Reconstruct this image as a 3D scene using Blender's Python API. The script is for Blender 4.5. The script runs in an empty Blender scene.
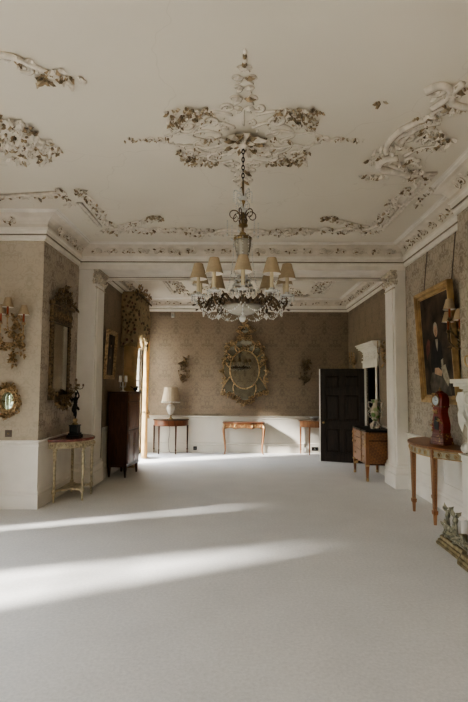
import bpy, bmesh, math, random
from mathutils import Vector, Matrix
R_ = random.Random(7)
PI = math.pi
H2_ = PI/2
scene = bpy.context.scene
COL = scene.collection
V = Vector

# ------------------------------------------------------------------ materials
def newmat(name):
    m = bpy.data.materials.new(name); m.use_nodes = True
    nt = m.node_tree; nt.nodes.clear()
    out = nt.nodes.new('ShaderNodeOutputMaterial')
    b = nt.nodes.new('ShaderNodeBsdfPrincipled')
    nt.links.new(b.outputs[0], out.inputs[0])
    return m, nt, b

def ramp(nt, fac, stops):
    r = nt.nodes.new('ShaderNodeValToRGB')
    while len(r.color_ramp.elements) < len(stops): r.color_ramp.elements.new(0.5)
    for e, (p, c) in zip(r.color_ramp.elements, stops):
        e.position = p; e.color = (*c, 1) if len(c) == 3 else c
    nt.links.new(fac, r.inputs[0]); return r.outputs[0]

def noise(nt, scale, detail=3, vec=None, rough=.5, dist=0):
    n = nt.nodes.new('ShaderNodeTexNoise'); n.inputs['Scale'].default_value = scale
    n.inputs['Detail'].default_value = detail; n.inputs['Roughness'].default_value = rough
    n.inputs['Distortion'].default_value = dist
    if vec is not None: nt.links.new(vec, n.inputs['Vector'])
    return n

def coords(nt, scale=(1,1,1), kind='Object'):
    t = nt.nodes.new('ShaderNodeTexCoord'); mp = nt.nodes.new('ShaderNodeMapping')
    mp.inputs['Scale'].default_value = scale
    nt.links.new(t.outputs[kind], mp.inputs[0]); return mp.outputs[0]

def mth(nt, op, a, b=None):
    n = nt.nodes.new('ShaderNodeMath'); n.operation = op
    for i, x in enumerate((a, b)):
        if x is None: continue
        if isinstance(x, (int, float)): n.inputs[i].default_value = x
        else: nt.links.new(x, n.inputs[i])
    return n.outputs[0]

def bump(nt, b, h, strength=.3, dist=.01):
    n = nt.nodes.new('ShaderNodeBump'); n.inputs['Strength'].default_value = strength; n.inputs['Distance'].default_value = dist
    nt.links.new(h, n.inputs['Height']); nt.links.new(n.outputs[0], b.inputs['Normal'])

def paint(name, c, rough=.55, var=.06, scale=6, metal=0, bmp=0, coat=0):
    m, nt, b = newmat(name)
    n = noise(nt, scale, 4, coords(nt))
    lo = tuple(x*(1-var*2) for x in c); hi = tuple(min(1, x*(1+var)) for x in c)
    nt.links.new(ramp(nt, n.outputs[0], [(.3, lo), (.65, hi)]), b.inputs['Base Color'])
    b.inputs['Roughness'].default_value = rough; b.inputs['Metallic'].default_value = metal
    b.inputs['Coat Weight'].default_value = coat
    b.inputs['Specular IOR Level'].default_value = .3 if max(c) > .12 else .16
    if bmp: bump(nt, b, n.outputs[0], bmp)
    return m

def wood(name, c1, c2, rough=.32, stretch=(3, 3, .5), scale=6):
    m, nt, b = newmat(name)
    n = noise(nt, scale, 6, coords(nt, stretch), .6, 1.2)
    nt.links.new(ramp(nt, n.outputs[0], [(.32, c1), (.68, c2)]), b.inputs['Base Color'])
    b.inputs['Roughness'].default_value = rough; b.inputs['Specular IOR Level'].default_value = .22 if max(c2) < .1 else .35
    return m

def gilt(name, c=(.52, .37, .21), dark=(.18, .12, .06), metal=.35, rough=.42, scale=28):
    m, nt, b = newmat(name)
    n = noise(nt, scale, 4, coords(nt))
    nt.links.new(ramp(nt, n.outputs[0], [(.34, dark), (.6, c)]), b.inputs['Base Color'])
    b.inputs['Metallic'].default_value = metal; b.inputs['Roughness'].default_value = rough
    bump(nt, b, n.outputs[0], .4, .01)
    return m

def wallpaper(name, base, dark, amount, period=.52):
    m, nt, b = newmat(name)
    g = nt.nodes.new('ShaderNodeNewGeometry'); s = nt.nodes.new('ShaderNodeSeparateXYZ')
    nt.links.new(g.outputs['Position'], s.inputs[0])
    u = mth(nt, 'ADD', s.outputs[0], s.outputs[1]); z = s.outputs[2]
    # ogee damask field with half drop
    k = 2*PI/period; kz = 2*PI/(period*1.45)
    su = mth(nt, 'COSINE', mth(nt, 'MULTIPLY', u, k)); sz = mth(nt, 'COSINE', mth(nt, 'MULTIPLY', z, kz))
    su2 = mth(nt, 'ABSOLUTE', mth(nt, 'SINE', mth(nt, 'MULTIPLY', u, k*.5*3)))
    sz2 = mth(nt, 'SINE', mth(nt, 'ADD', mth(nt, 'MULTIPLY', z, kz*3), mth(nt, 'MULTIPLY', su, 1.6)))
    cm = nt.nodes.new('ShaderNodeCombineXYZ')
    # mirrored coordinate so the tendrils are symmetric about each motif axis
    um = mth(nt, 'PINGPONG', u, period/2); zm = mth(nt, 'MODULO', mth(nt, 'ADD', z, 10), period*1.45)
    nt.links.new(um, cm.inputs[0]); nt.links.new(zm, cm.inputs[1])
    n1 = noise(nt, 10, 2, cm.outputs[0], .55, .6)
    line = mth(nt, 'ABSOLUTE', mth(nt, 'SUBTRACT', n1.outputs[0], .5))
    tend = nt.nodes.new('ShaderNodeMapRange'); tend.inputs['From Min'].default_value = .018; tend.inputs['From Max'].default_value = .062
    tend.inputs['To Min'].default_value = 1; tend.inputs['To Max'].default_value = 0
    nt.links.new(line, tend.inputs[0])
    field = mth(nt, 'ADD', mth(nt, 'MULTIPLY', su, sz), mth(nt, 'MULTIPLY', mth(nt, 'MULTIPLY', su2, sz2), .6))
    fm = nt.nodes.new('ShaderNodeMapRange'); fm.inputs['From Min'].default_value = -.25; fm.inputs['From Max'].default_value = .35
    nt.links.new(field, fm.inputs[0])
    pat = mth(nt, 'ADD', mth(nt, 'MULTIPLY', tend.outputs[0], mth(nt, 'ADD', mth(nt, 'MULTIPLY', fm.outputs[0], .35), .55)), mth(nt, 'MULTIPLY', fm.outputs[0], .12))
    big = noise(nt, 1.3, 3)
    nt.links.new(g.outputs['Position'], big.inputs['Vector'])
    fac = mth(nt, 'MULTIPLY', pat, amount)
    mix = nt.nodes.new('ShaderNodeMix'); mix.data_type = 'RGBA'
    mix.inputs['A'].default_value = (*base, 1); mix.inputs['B'].default_value = (*dark, 1)
    nt.links.new(fac, mix.inputs['Factor'])
    mul = nt.nodes.new('ShaderNodeMix'); mul.data_type = 'RGBA'; mul.blend_type = 'MULTIPLY'; mul.inputs['Factor'].default_value = 1
    nt.links.new(mix.outputs['Result'], mul.inputs['A'])
    nt.links.new(ramp(nt, big.outputs[0], [(.3, (.9, .89, .87)), (.7, (1, 1, 1))]), mul.inputs['B'])
    nt.links.new(mul.outputs['Result'], b.inputs['Base Color'])
    b.inputs['Roughness'].default_value = .6
    return m

def plaster_ceiling(name, c):
    m, nt, b = newmat(name)
    g = nt.nodes.new('ShaderNodeNewGeometry')
    d = noise(nt, 1.6, 3, g.outputs['Position'])
    add = nt.nodes.new('ShaderNodeVectorMath'); add.operation = 'ADD'
    sc = nt.nodes.new('ShaderNodeVectorMath'); sc.operation = 'SCALE'; sc.inputs['Scale'].default_value = 1.1
    nt.links.new(d.outputs['Color'], sc.inputs[0]); nt.links.new(sc.outputs[0], add.inputs[0]); nt.links.new(g.outputs['Position'], add.inputs[1])
    v = nt.nodes.new('ShaderNodeTexVoronoi'); v.feature = 'DISTANCE_TO_EDGE'; v.inputs['Scale'].default_value = .62
    nt.links.new(add.outputs[0], v.inputs['Vector'])
    crack = ramp(nt, v.outputs['Distance'], [(.0, (.90, .89, .88)), (.005, (1, 1, 1))])
    n = noise(nt, .8, 4, g.outputs['Position'])
    base = ramp(nt, n.outputs[0], [(.3, tuple(x*.93 for x in c)), (.7, c)])
    mul = nt.nodes.new('ShaderNodeMix'); mul.data_type = 'RGBA'; mul.blend_type = 'MULTIPLY'; mul.inputs['Factor'].default_value = 1
    nt.links.new(base, mul.inputs['A']); nt.links.new(crack, mul.inputs['B'])
    nt.links.new(mul.outputs['Result'], b.inputs['Base Color']); b.inputs['Roughness'].default_value = .8
    return m

def carpet(name, c):
    m, nt, b = newmat(name)
    co = coords(nt)
    f = noise(nt, 42, 4, co, .75); n = noise(nt, 2.2, 5, co)
    a = ramp(nt, n.outputs[0], [(.3, tuple(x*.92 for x in c)), (.7, c)])
    fi = ramp(nt, f.outputs[0], [(.35, (.83, .83, .83)), (.65, (1, 1, 1))])
    mul = nt.nodes.new('ShaderNodeMix'); mul.data_type = 'RGBA'; mul.blend_type = 'MULTIPLY'; mul.inputs['Factor'].default_value = 1
    nt.links.new(a, mul.inputs['A']); nt.links.new(fi, mul.inputs['B'])
    nt.links.new(mul.outputs['Result'], b.inputs['Base Color'])
    b.inputs['Roughness'].default_value = .95; b.inputs['Sheen Weight'].default_value = .2
    bump(nt, b, f.outputs[0], .35, .004)
    return m

def glassy(name, c=(.9, .9, .88), trans=.7, rough=.08):
    m, nt, b = newmat(name)
    n = noise(nt, 20, 2, coords(nt))
    nt.links.new(ramp(nt, n.outputs[0], [(.3, tuple(x*.85 for x in c)), (.7, c)]), b.inputs['Base Color'])
    b.inputs['Transmission Weight'].default_value = trans; b.inputs['Roughness'].default_value = rough
    b.inputs['IOR'].default_value = 1.45
    return m

def mirror(name, c=(.62, .63, .58), rough=.03):
    m, nt, b = newmat(name)
    n = noise(nt, 9, 4, coords(nt))
    nt.links.new(ramp(nt, n.outputs[0], [(.3, tuple(x*.85 for x in c)), (.6, c)]), b.inputs['Base Color'])
    b.inputs['Metallic'].default_value = 1; b.inputs['Roughness'].default_value = rough
    return m

def pane_mat(name):
    m = bpy.data.materials.new(name); m.use_nodes = True; nt = m.node_tree; nt.nodes.clear()
    out = nt.nodes.new('ShaderNodeOutputMaterial'); mx = nt.nodes.new('ShaderNodeMixShader')
    t = nt.nodes.new('ShaderNodeBsdfTransparent'); g = nt.nodes.new('ShaderNodeBsdfGlossy'); g.inputs['Roughness'].default_value = .02
    mx.inputs[0].default_value = .06
    nt.links.new(t.outputs[0], mx.inputs[1]); nt.links.new(g.outputs[0], mx.inputs[2]); nt.links.new(mx.outputs[0], out.inputs[0])
    return m

def spotted(name, base, spots, scale=9, cov=.5, rough=.5, metal=0):
    """base colour with blotches of several other colours (printed flowers, porcelain painting)"""
    m, nt, b = newmat(name)
    v = nt.nodes.new('ShaderNodeTexVoronoi'); v.inputs['Scale'].default_value = scale
    co = coords(nt); nt.links.new(co, v.inputs['Vector'])
    s = nt.nodes.new('ShaderNodeSeparateColor'); nt.links.new(v.outputs['Color'], s.inputs[0])
    stops = [(0, base)] + [(cov*0+ (1-cov) + cov*i/len(spots), c) for i, c in enumerate(spots)]
    r = nt.nodes.new('ShaderNodeValToRGB'); r.color_ramp.interpolation = 'CONSTANT'
    while len(r.color_ramp.elements) < len(stops): r.color_ramp.elements.new(.5)
    for e, (p, c) in zip(r.color_ramp.elements, stops): e.position = p; e.color = (*c, 1)
    nt.links.new(s.outputs[0], r.inputs[0])
    d = ramp(nt, v.outputs['Distance'], [(.35, (1, 1, 1)), (.55, (0, 0, 0))])
    mix = nt.nodes.new('ShaderNodeMix'); mix.data_type = 'RGBA'; mix.inputs['A'].default_value = (*base, 1)
    nt.links.new(d, mix.inputs['Factor']); nt.links.new(r.outputs[0], mix.inputs['B'])
    nt.links.new(mix.outputs['Result'], b.inputs['Base Color']); b.inputs['Roughness'].default_value = rough
    b.inputs['Metallic'].default_value = metal
    return m

def marquetry(name, c1, c2, c3):
    m, nt, b = newmat(name)
    co = coords(nt, (26, 26, 26))
    ch = nt.nodes.new('ShaderNodeTexChecker'); ch.inputs['Scale'].default_value = 1
    mp = nt.nodes.new('ShaderNodeMapping'); mp.inputs['Rotation'].default_value = (.785, .785, .785)
    nt.links.new(co, mp.inputs[0]); nt.links.new(mp.outputs[0], ch.inputs['Vector'])
    ch.inputs['Color1'].default_value = (*c1, 1); ch.inputs['Color2'].default_value = (*c2, 1)
    n = noise(nt, 5, 5, coords(nt, (1, 1, 4)), .6, 1)
    mix = nt.nodes.new('ShaderNodeMix'); mix.data_type = 'RGBA'; mix.inputs['B'].default_value = (*c3, 1)
    nt.links.new(mth(nt, 'MULTIPLY', n.outputs[0], .7), mix.inputs['Factor']); nt.links.new(ch.outputs[0], mix.inputs['A'])
    nt.links.new(mix.outputs['Result'], b.inputs['Base Color']); b.inputs['Roughness'].default_value = .3
    return m

M = {}
M['paper'] = wallpaper('damask_wallpaper', (.48, .42, .345), (.19, .15, .112), .66)
M['paper_lit'] = wallpaper('lit_damask_wallpaper', (.52, .455, .365), (.31, .26, .20), .32)  # same wallpaper, paler: the light on the front wall is in the colour
M['paper_dim'] = wallpaper('dim_damask_wallpaper', (.268, .208, .146), (.15, .112, .076), .6)  # wallpaper darkened so the colour carries the far room's dimness
M['ceil'] = plaster_ceiling('ceiling_plaster', (.77, .715, .62))
M['plaster'] = paint('plaster_ornament', (.74, .68, .60), .8, .10, 14)
M['plaster_m'] = paint('toned_and_shade_plaster', (.46, .385, .28), .75, .25, 18)  # brown leaves, and the shade lines painted along the scrolls
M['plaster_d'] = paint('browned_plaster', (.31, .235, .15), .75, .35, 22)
M['white'] = paint('cream_white_paint', (.83, .79, .735), .5, .03, 3)
M['white_shaded'] = paint('shaded_white_paint', (.61, .575, .505), .5, .03, 3)  # the same cream paint, darkened for the far room's dim light
M['whitec'] = paint('cornice_paint', (.81, .765, .70), .55, .04, 5)
M['cove'] = paint('cove_paint', (.73, .67, .59), .7, .05, 5)
M['capital'] = paint('capital_plaster', (.60, .53, .43), .7, .18, 24)
M['dark'] = paint('gap_shade_paint', (.30, .26, .20), .8)  # dark colour in the cornice groove stands in for its shade
M['carpet'] = carpet('carpet_pile', (.71, .695, .67))
M['gilt'] = gilt('giltwood')
M['gilt2'] = gilt('bright_gilt', (.54, .375, .185), (.34, .225, .11), .4, .4, 9)
M['giltd'] = gilt('dark_gilt', (.24, .165, .085), (.04, .028, .016), .4, .5, 30)
M['bronze'] = paint('black_bronze', (.018, .016, .014), .35, .3, 20, .3)
M['brown_bronze'] = gilt('brown_bronze', (.15, .10, .055), (.035, .024, .016), .4, .4, 24)
M['brass'] = gilt('brass', (.36, .26, .13), (.14, .10, .05), .7, .35, 14)
M['pewter'] = gilt('aged_fender_metal', (.36, .335, .245), (.15, .14, .10), .45, .45, 18)
M['fenderbase'] = gilt('fender_base_brass', (.40, .33, .20), (.20, .16, .09), .75, .4, 12)
M['mahog'] = wood('dark_mahogany', (.036, .017, .010), (.095, .043, .024), .33)
M['mahog2'] = wood('mahogany', (.07, .024, .011), (.17, .062, .028), .3)
M['doorwood'] = wood('door_wood', (.014, .009, .007), (.036, .022, .015), .42)
M['satin'] = wood('satinwood', (.20, .085, .037), (.32, .15, .068), .32)
M['satinp'] = wood('pale_satinwood', (.27, .135, .068), (.38, .21, .11), .34)
M['marq'] = marquetry('marquetry', (.30, .13, .045), (.18, .07, .026), (.10, .04, .016))
M['marq2'] = marquetry('drawer_marquetry', (.36, .20, .10), (.27, .13, .06), (.14, .06, .026))
M['redmarble'] = spotted('red_marble', (.20, .072, .058), [(.30, .14, .11), (.14, .05, .045)], 14, .6, .2)
M['blackmarble'] = paint('black_marble', (.010, .009, .008), .4, .3, 9)
M['cream'] = paint('cream_gilt_paint', (.50, .43, .30), .5, .22, 26)
M['creamp'] = paint('pale_frieze_paint', (.40, .36, .27), .5, .08, 20)
M['shade'] = paint('linen_shade', (.40, .315, .215), .85, .04, 40)
M['shadein'] = paint('shade_lining', (.85, .80, .74), .7, .02)
M['shadew'] = paint('pleated_lampshade', (.43, .35, .245), .8, .05, 30)
M['wax'] = paint('ivory_candle', (.62, .53, .38), .5, .03)
M['waxw'] = paint('white_candle', (.86, .84, .80), .5, .02)
M['waxr'] = paint('red_candle', (.32, .075, .03), .4, .08)
M['crystal'] = glassy('cut_crystal', (.95, .94, .92), .25, .12)
M['glass'] = glassy('smoky_glass', (.74, .70, .63), .45, .2)
M['mirror'] = mirror('old_mirror', (.30, .30, .265), .04)
M['mirrorc'] = mirror('green_tinted_mirror', (.66, .78, .64), .02)  # green tint stands in for reflected greenery
M['mirrord'] = mirror('dim_mirror', (.36, .345, .30), .02)
M['mirrorp'] = mirror('grey_old_mirror', (.40, .39, .34), .08)
M['canvas'] = paint('painting_ground', (.058, .040, .028), .6, .5, 4)
M['p_skin'] = paint('painted_flesh', (.47, .31, .21), .6, .12, 20)
M['p_white'] = paint('painted_linen', (.36, .32, .25), .6, .15, 20)
M['p_black'] = paint('painted_black_dress', (.016, .014, .014), .6, .3, 10)
M['p_grey'] = paint('painted_grey_skirt', (.11, .095, .075), .6, .25, 10)
M['p_red'] = paint('painted_red_chair', (.13, .035, .025), .6, .3, 10)
M['lacquer'] = paint('red_lacquer', (.20, .022, .014), .28, .18, 8)
M['lacquerg'] = spotted('lacquer_with_gilding', (.13, .03, .015), [(.40, .25, .09), (.22, .06, .03)], 38, .55, .35)
M['enamel'] = paint('white_enamel', (.62, .66, .70), .35, .02)
M['marble'] = paint('white_marble', (.76, .73, .68), .4, .04, 4)
M['chintz'] = spotted('floral_chintz', (.34, .26, .15), [(.10, .065, .035), (.14, .06, .045), (.40, .32, .19), (.10, .085, .05), (.15, .10, .055)], 15, .72, .85)
M['curtain'] = paint('gold_curtain_silk', (.68, .52, .29), .6, .12, 8)
_nt = M['curtain'].node_tree; _b = _nt.nodes['Principled BSDF']; _o = [n for n in _nt.nodes if n.type == 'OUTPUT_MATERIAL'][0]
_tr = _nt.nodes.new('ShaderNodeBsdfTranslucent'); _tr.inputs[0].default_value = (.60, .42, .20, 1); _mx = _nt.nodes.new('ShaderNodeMixShader'); _mx.inputs[0].default_value = .4
_nt.links.new(_b.outputs[0], _mx.inputs[1]); _nt.links.new(_tr.outputs[0], _mx.inputs[2]); _nt.links.new(_mx.outputs[0], _o.inputs[0])
M['porcelain'] = spotted('white_porcelain', (.50, .465, .40), [(.40, .36, .30), (.50, .44, .36)], 30, .5, .25)
M['vaseg'] = spotted('green_vase_glaze', (.48, .43, .34), [(.16, .27, .10), (.12, .21, .07), (.20, .30, .13), (.30, .36, .2)], 11, .8, .25)
M['vasew'] = spotted('vase_encrusted_flowers', (.56, .51, .44), [(.22, .10, .05), (.40, .22, .18), (.15, .20, .08)], 34, .5, .35)
M['vasef'] = spotted('flowered_porcelain', (.66, .60, .48), [(.55, .16, .16), (.16, .32, .12), (.6, .42, .2), (.6, .3, .3)], 26, .65, .25)
M['plate'] = paint('brown_metal_plate', (.16, .125, .105), .4, .05, 10, .4)
M['plastic'] = paint('white_plastic', (.58, .56, .52), .4, .02)
M['black'] = paint('black_plastic', (.014, .014, .014), .4, .1)
M['silver'] = paint('grey_silver', (.42, .43, .44), .3, .06, 10, .8)
M['passage'] = paint('passage_shade_paint', (.012, .011, .012), .8)  # near-black colour stands in for the shade beyond the doorway
M['pane'] = pane_mat('window_glass')

# ------------------------------------------------------------------ mesh builder
class MB:
    def __init__(s): s.v, s.f, s.m, s.s = [], [], [], []
    def add(s, vs, fs, mat=0, smooth=False, T=None):
        o = len(s.v)
        for p in vs:
            p = V(p); s.v.append(T @ p if T is not None else p)
        for f in fs: s.f.append([i+o for i in f]); s.m.append(mat); s.s.append(smooth)
        return s
    def box(s, x0, y0, z0, x1, y1, z1, mat=0, T=None):
        vs = [(x, y, z) for z in (z0, z1) for y in (y0, y1) for x in (x0, x1)]
        return s.add(vs, [(0,2,3,1),(4,5,7,6),(0,1,5,4),(2,6,7,3),(0,4,6,2),(1,3,7,5)], mat, False, T)
    def tube(s, path, r, n=8, mat=0, closed=False, T=None, flat=None, smooth=True):
        P = [V(p) for p in path]; k = len(P)
        rr = r if isinstance(r, (list, tuple)) else [r]*k
        vs, fs = [], []; up = None
        for i in range(k):
            a = P[(i-1) % k] if (closed or i) else P[i]; b = P[(i+1) % k] if (closed or i < k-1) else P[i]
            t = (b-a); t = t.normalized() if t.length > 1e-9 else V((0,0,1))
            if up is None:
                up = V((0,0,1)) if abs(t.z) < .9 else V((0,1,0))
                if flat is not None: up = V(flat)
            x = t.cross(up)
            if x.length < 1e-6: x = t.orthogonal()
            x.normalize(); y = x.cross(t).normalized()
            if flat is None: up = y
            for j in range(n):
                an = 2*PI*j/n; vs.append(P[i] + (x*math.cos(an) + y*math.sin(an))*rr[i])
        m = k if closed else k-1
        for i in range(m):
            for j in range(n):
                a, b = i*n+j, i*n+(j+1) % n; c, d = ((i+1) % k)*n+(j+1) % n, ((i+1) % k)*n+j
                fs.append((a, b, c, d))
        if not closed: fs += [tuple(range(n-1, -1, -1)), tuple((k-1)*n+j for j in range(n))]
        return s.add(vs, fs, mat, smooth, T)
    def lathe(s, prof, n=20, c=(0,0,0), mat=0, sx=1, sy=1, T=None, smooth=True, a0=0, a1=2*PI, ripple=0, rn=0, caps=True):
        vs, fs = [], []; k = len(prof); full = abs(a1-a0-2*PI) < 1e-6; cols = n if full else n+1
        for (r, z) in prof:
            for j in range(cols):
                an = a0+(a1-a0)*j/n; q = r*(1+ripple*math.cos(rn*an)) if rn else r
                vs.append((c[0]+q*math.cos(an)*sx, c[1]+q*math.sin(an)*sy, c[2]+z))
        for i in range(k-1):
            for j in range(n):
                j2 = (j+1) % cols
                fs.append((i*cols+j, i*cols+j2, (i+1)*cols+j2, (i+1)*cols+j))
        if full and caps:
            if prof[0][0] > 1e-6: fs.append(tuple(range(cols-1, -1, -1)))
            if prof[-1][0] > 1e-6: fs.append(tuple((k-1)*cols+j for j in range(cols)))
        return s.add(vs, fs, mat, smooth, T)
    def prism(s, poly, y0, y1, mat=0, T=None, smooth=False):
        """polygon in x,z extruded along y"""
        n = len(poly); vs = [(x, y0, z) for x, z in poly] + [(x, y1, z) for x, z in poly]
        fs = [tuple(range(n)), tuple(range(2*n-1, n-1, -1))] + [(i, i+n, (i+1) % n+n, (i+1) % n) for i in range(n)]
        return s.add(vs, fs, mat, smooth, T)
    def slab(s, poly, z0, z1, mat=0, T=None, smooth=False):
        n = len(poly); vs = [(x, y, z0) for x, y in poly] + [(x, y, z1) for x, y in poly]
        fs = [tuple(range(n-1, -1, -1)), tuple(range(n, 2*n))] + [(i, (i+1) % n, (i+1) % n+n, i+n) for i in range(n)]
        return s.add(vs, fs, mat, smooth, T)
    def ell(s, c, r, nu=10, nv=7, mat=0, T=None):
        vs, fs = [], []
        if not isinstance(r, (tuple, list)): r = (r, r, r)
        for i in range(nv+1):
            th = PI*i/nv
            for j in range(nu):
                an = 2*PI*j/nu
                vs.append((c[0]+r[0]*math.sin(th)*math.cos(an), c[1]+r[1]*math.sin(th)*math.sin(an), c[2]-r[2]*math.cos(th)))
        for i in range(nv):
            for j in range(nu): fs.append((i*nu+j, i*nu+(j+1) % nu, (i+1)*nu+(j+1) % nu, (i+1)*nu+j))
        return s.add(vs, fs, mat, True, T)
    def bead(s, c, r, h=None, mat=0, T=None):
        h = h or r; c = V(c)
        return s.add([c+V(p) for p in ((r,0,0),(0,r,0),(-r,0,0),(0,-r,0),(0,0,h),(0,0,-h))],
                     [(0,1,4),(1,2,4),(2,3,4),(3,0,4),(1,0,5),(2,1,5),(3,2,5),(0,3,5)], mat, False, T)
    def leaf(s, p, d, nrm, L, W, rise=.3, mat=0, T=None):
        """pointed lobed leaf lying on a plane: base p, direction d, normal nrm (its face is raised along nrm)"""
        p = V(p); d = V(d).normalized(); nrm = V(nrm).normalized(); x = d.cross(nrm).normalized()
        h = W*rise
        pts = [p, p+d*L*.22+x*W*.42+nrm*h*.3, p+d*L*.36+x*W*.26+nrm*h*.5, p+d*L*.58+x*W*.5+nrm*h*.5, p+d*L*.72+x*W*.24+nrm*h, p+d*L+nrm*h*1.6,
               p+d*L*.72-x*W*.24+nrm*h, p+d*L*.58-x*W*.5+nrm*h*.5, p+d*L*.36-x*W*.26+nrm*h*.5, p+d*L*.22-x*W*.42+nrm*h*.3]
        mid = [p+d*L*.3+nrm*h*1.4, p+d*L*.65+nrm*h*1.9]
        fs = [(0,1,10),(1,2,10),(2,11,10),(2,3,11),(3,4,11),(4,5,11),(5,6,11),(6,7,11),(7,8,11),(8,10,11),(8,9,10),(9,0,10)]
        return s.add(pts+mid, fs, mat, False, T)
    def sweep(s, path, prof, closed=False, mat=0, mats=None, caps=True):
        """path in x,y; profile (offset to the right of travel, z); mitred corners"""
        P = [V((*p, 0)) for p in path]; k = len(P); n = len(prof); vs, fs = [], []
        for i in range(k):
            din = (P[i]-P[i-1]).normalized() if (closed or i) else None
            dout = (P[(i+1) % k]-P[i]).normalized() if (closed or i < k-1) else None
            if din is None: din = dout
            if dout is None: dout = din
            n1, n2 = V((din.y, -din.x, 0)), V((dout.y, -dout.x, 0))
            mv = (n1+n2); mv = mv/(1+n1.dot(n2)) if (1+n1.dot(n2)) > 1e-4 else n1
            for o, z in prof: vs.append(P[i]+mv*o+V((0, 0, z)))
        o0 = len(s.v)
        for i in range(k if closed else k-1):
            for j in range(n-1):
                a, b = i*n+j, ((i+1) % k)*n+j
                s.f.append([o0+a, o0+b, o0+b+1, o0+a+1]); s.m.append(mats[j] if mats else mat); s.s.append(False)
        s.v += vs
        if caps and not closed:
            s.f += [[o0+j for j in range(n)], [o0+(k-1)*n+j for j in range(n-1, -1, -1)]]; s.m += [mat, mat]; s.s += [False, False]
        return s
    def build(s, name, mats, parent=None, bevel=0, loc=None, recalc=True):
        me = bpy.data.meshes.new(name); me.from_pydata([tuple(p) for p in s.v], [], s.f)
        if not isinstance(mats, (list, tuple)): mats = [mats]
        for m in mats: me.materials.append(M[m] if isinstance(m, str) else m)
        me.polygons.foreach_set('material_index', s.m); me.polygons.foreach_set('use_smooth', s.s)
        if recalc:
            bm = bmesh.new(); bm.from_mesh(me); bmesh.ops.recalc_face_normals(bm, faces=bm.faces); bm.to_mesh(me); bm.free()
        me.update()
        o = bpy.data.objects.new(name, me); COL.objects.link(o)
        if parent is not None: o.parent = parent
        if loc: o.location = loc
        if bevel:
            b = o.modifiers.new('Bevel', 'BEVEL'); b.width = bevel; b.segments = 2; b.limit_method = 'ANGLE'; b.angle_limit = .7
        return o

def struct(name, mb, mats, bevel=0, parent=None):
    o = mb.build(name, mats, parent, bevel)
    if parent is None: o['kind'] = 'structure'
    return o
def tag(o, label, cat, group=None):
    o['label'] = label; o['category'] = cat
    if group: o['group'] = group
    return o
def thing(name, label, cat, loc=(0, 0, 0), rz=0, group=None):
    o = bpy.data.objects.new(name, None); COL.objects.link(o); o.empty_display_size = .1
    o.location = loc; o.rotation_euler = (0, 0, rz)
    return tag(o, label, cat, group)
def dup(o, parent=None):
    c = o.copy(); COL.objects.link(c)
    if parent is not None: c.parent = parent
    for ch in list(o.children): dup(ch, c)
    return c
def arc(c, r, a0, a1, n=12, ax=(1,0,0), ay=(0,0,1), shrink=1.0):
    """circular / spiral arc in the plane of ax, ay (angles in degrees)"""
    c, ax, ay = V(c), V(ax), V(ay); out = []
    for i in range(n+1):
        t = i/n; a = math.radians(a0+(a1-a0)*t); q = r*(1+(shrink-1)*t)
        out.append(c+ax*q*math.cos(a)+ay*q*math.sin(a))
    return out
def smoothpath(pts, n=6):
    """Catmull-Rom through the points"""
    P = [V(p) for p in pts]; out = []
    for i in range(len(P)-1):
        p0 = P[max(i-1, 0)]; p1 = P[i]; p2 = P[i+1]; p3 = P[min(i+2, len(P)-1)]
        for k in range(n):
            t = k/n
            out.append(.5*((2*p1)+(p2-p0)*t+(2*p0-5*p1+4*p2-p3)*t*t+(3*p1-p0-3*p2+p3)*t**3))
    out.append(P[-1]); return out
def taper(a, b, n): return [a+(b-a)*i/(n-1) for i in range(n)]
exec_parts = []

# ------------------------------------------------------------------ the setting
ZC, ZF = 3.88, 3.72           # ceilings
XL, XR, YP, YQ, YF = -2.625, 2.70, 7.89, 8.39, 11.95
XW = -3.9                     # outer left (window) wall
FL, FR = -2.33, 2.67
YB = -2.4
BX, BY0, BY1 = 2.45, 3.35, 5.42   # chimney breast
D = .88

struct('floor', MB().box(-4.3, YB-.3, -.1, 3.2, 12.3, 0), 'carpet')
struct('ceiling', MB().box(-4.2, YB-.3, ZC, 3.1, YQ, ZC+.12), 'ceil')
struct('ceiling_far', MB().box(-2.7, YQ, ZF, 3.1, 12.3, ZF+.12), 'ceil')
struct('wall_front_left', MB().box(XW-.12, 6.447, 0, XL, 6.6, ZC).box(XL-.12, 6.6, 0, XL, YP, ZC), ['paper_lit'])
bpy.data.objects['wall_front_left'].data.materials.append(M['paper'])
_w = bpy.data.objects['wall_front_left'].data
for p in _w.polygons:
    if abs(p.normal.x) > .9 and p.center.y > 6.45: p.material_index = 1
struct('wall_recess_left', MB().box(XL-.01, 6.449, 0, XL+.002, YP, ZC), 'paper')
struct('wall_right', MB().box(XR, BY1, 0, XR+.15, YQ, ZC).box(XR, YB, 0, XR+.15, BY0, ZC), 'paper')
struct('wall_chimney_breast', MB().box(BX, BY0, 0, XR+.3, BY1, ZC), 'paper')
struct('wall_back', MB().box(-4.2, YB-.15, 0, 3, YB, ZC), 'paper')
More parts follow.
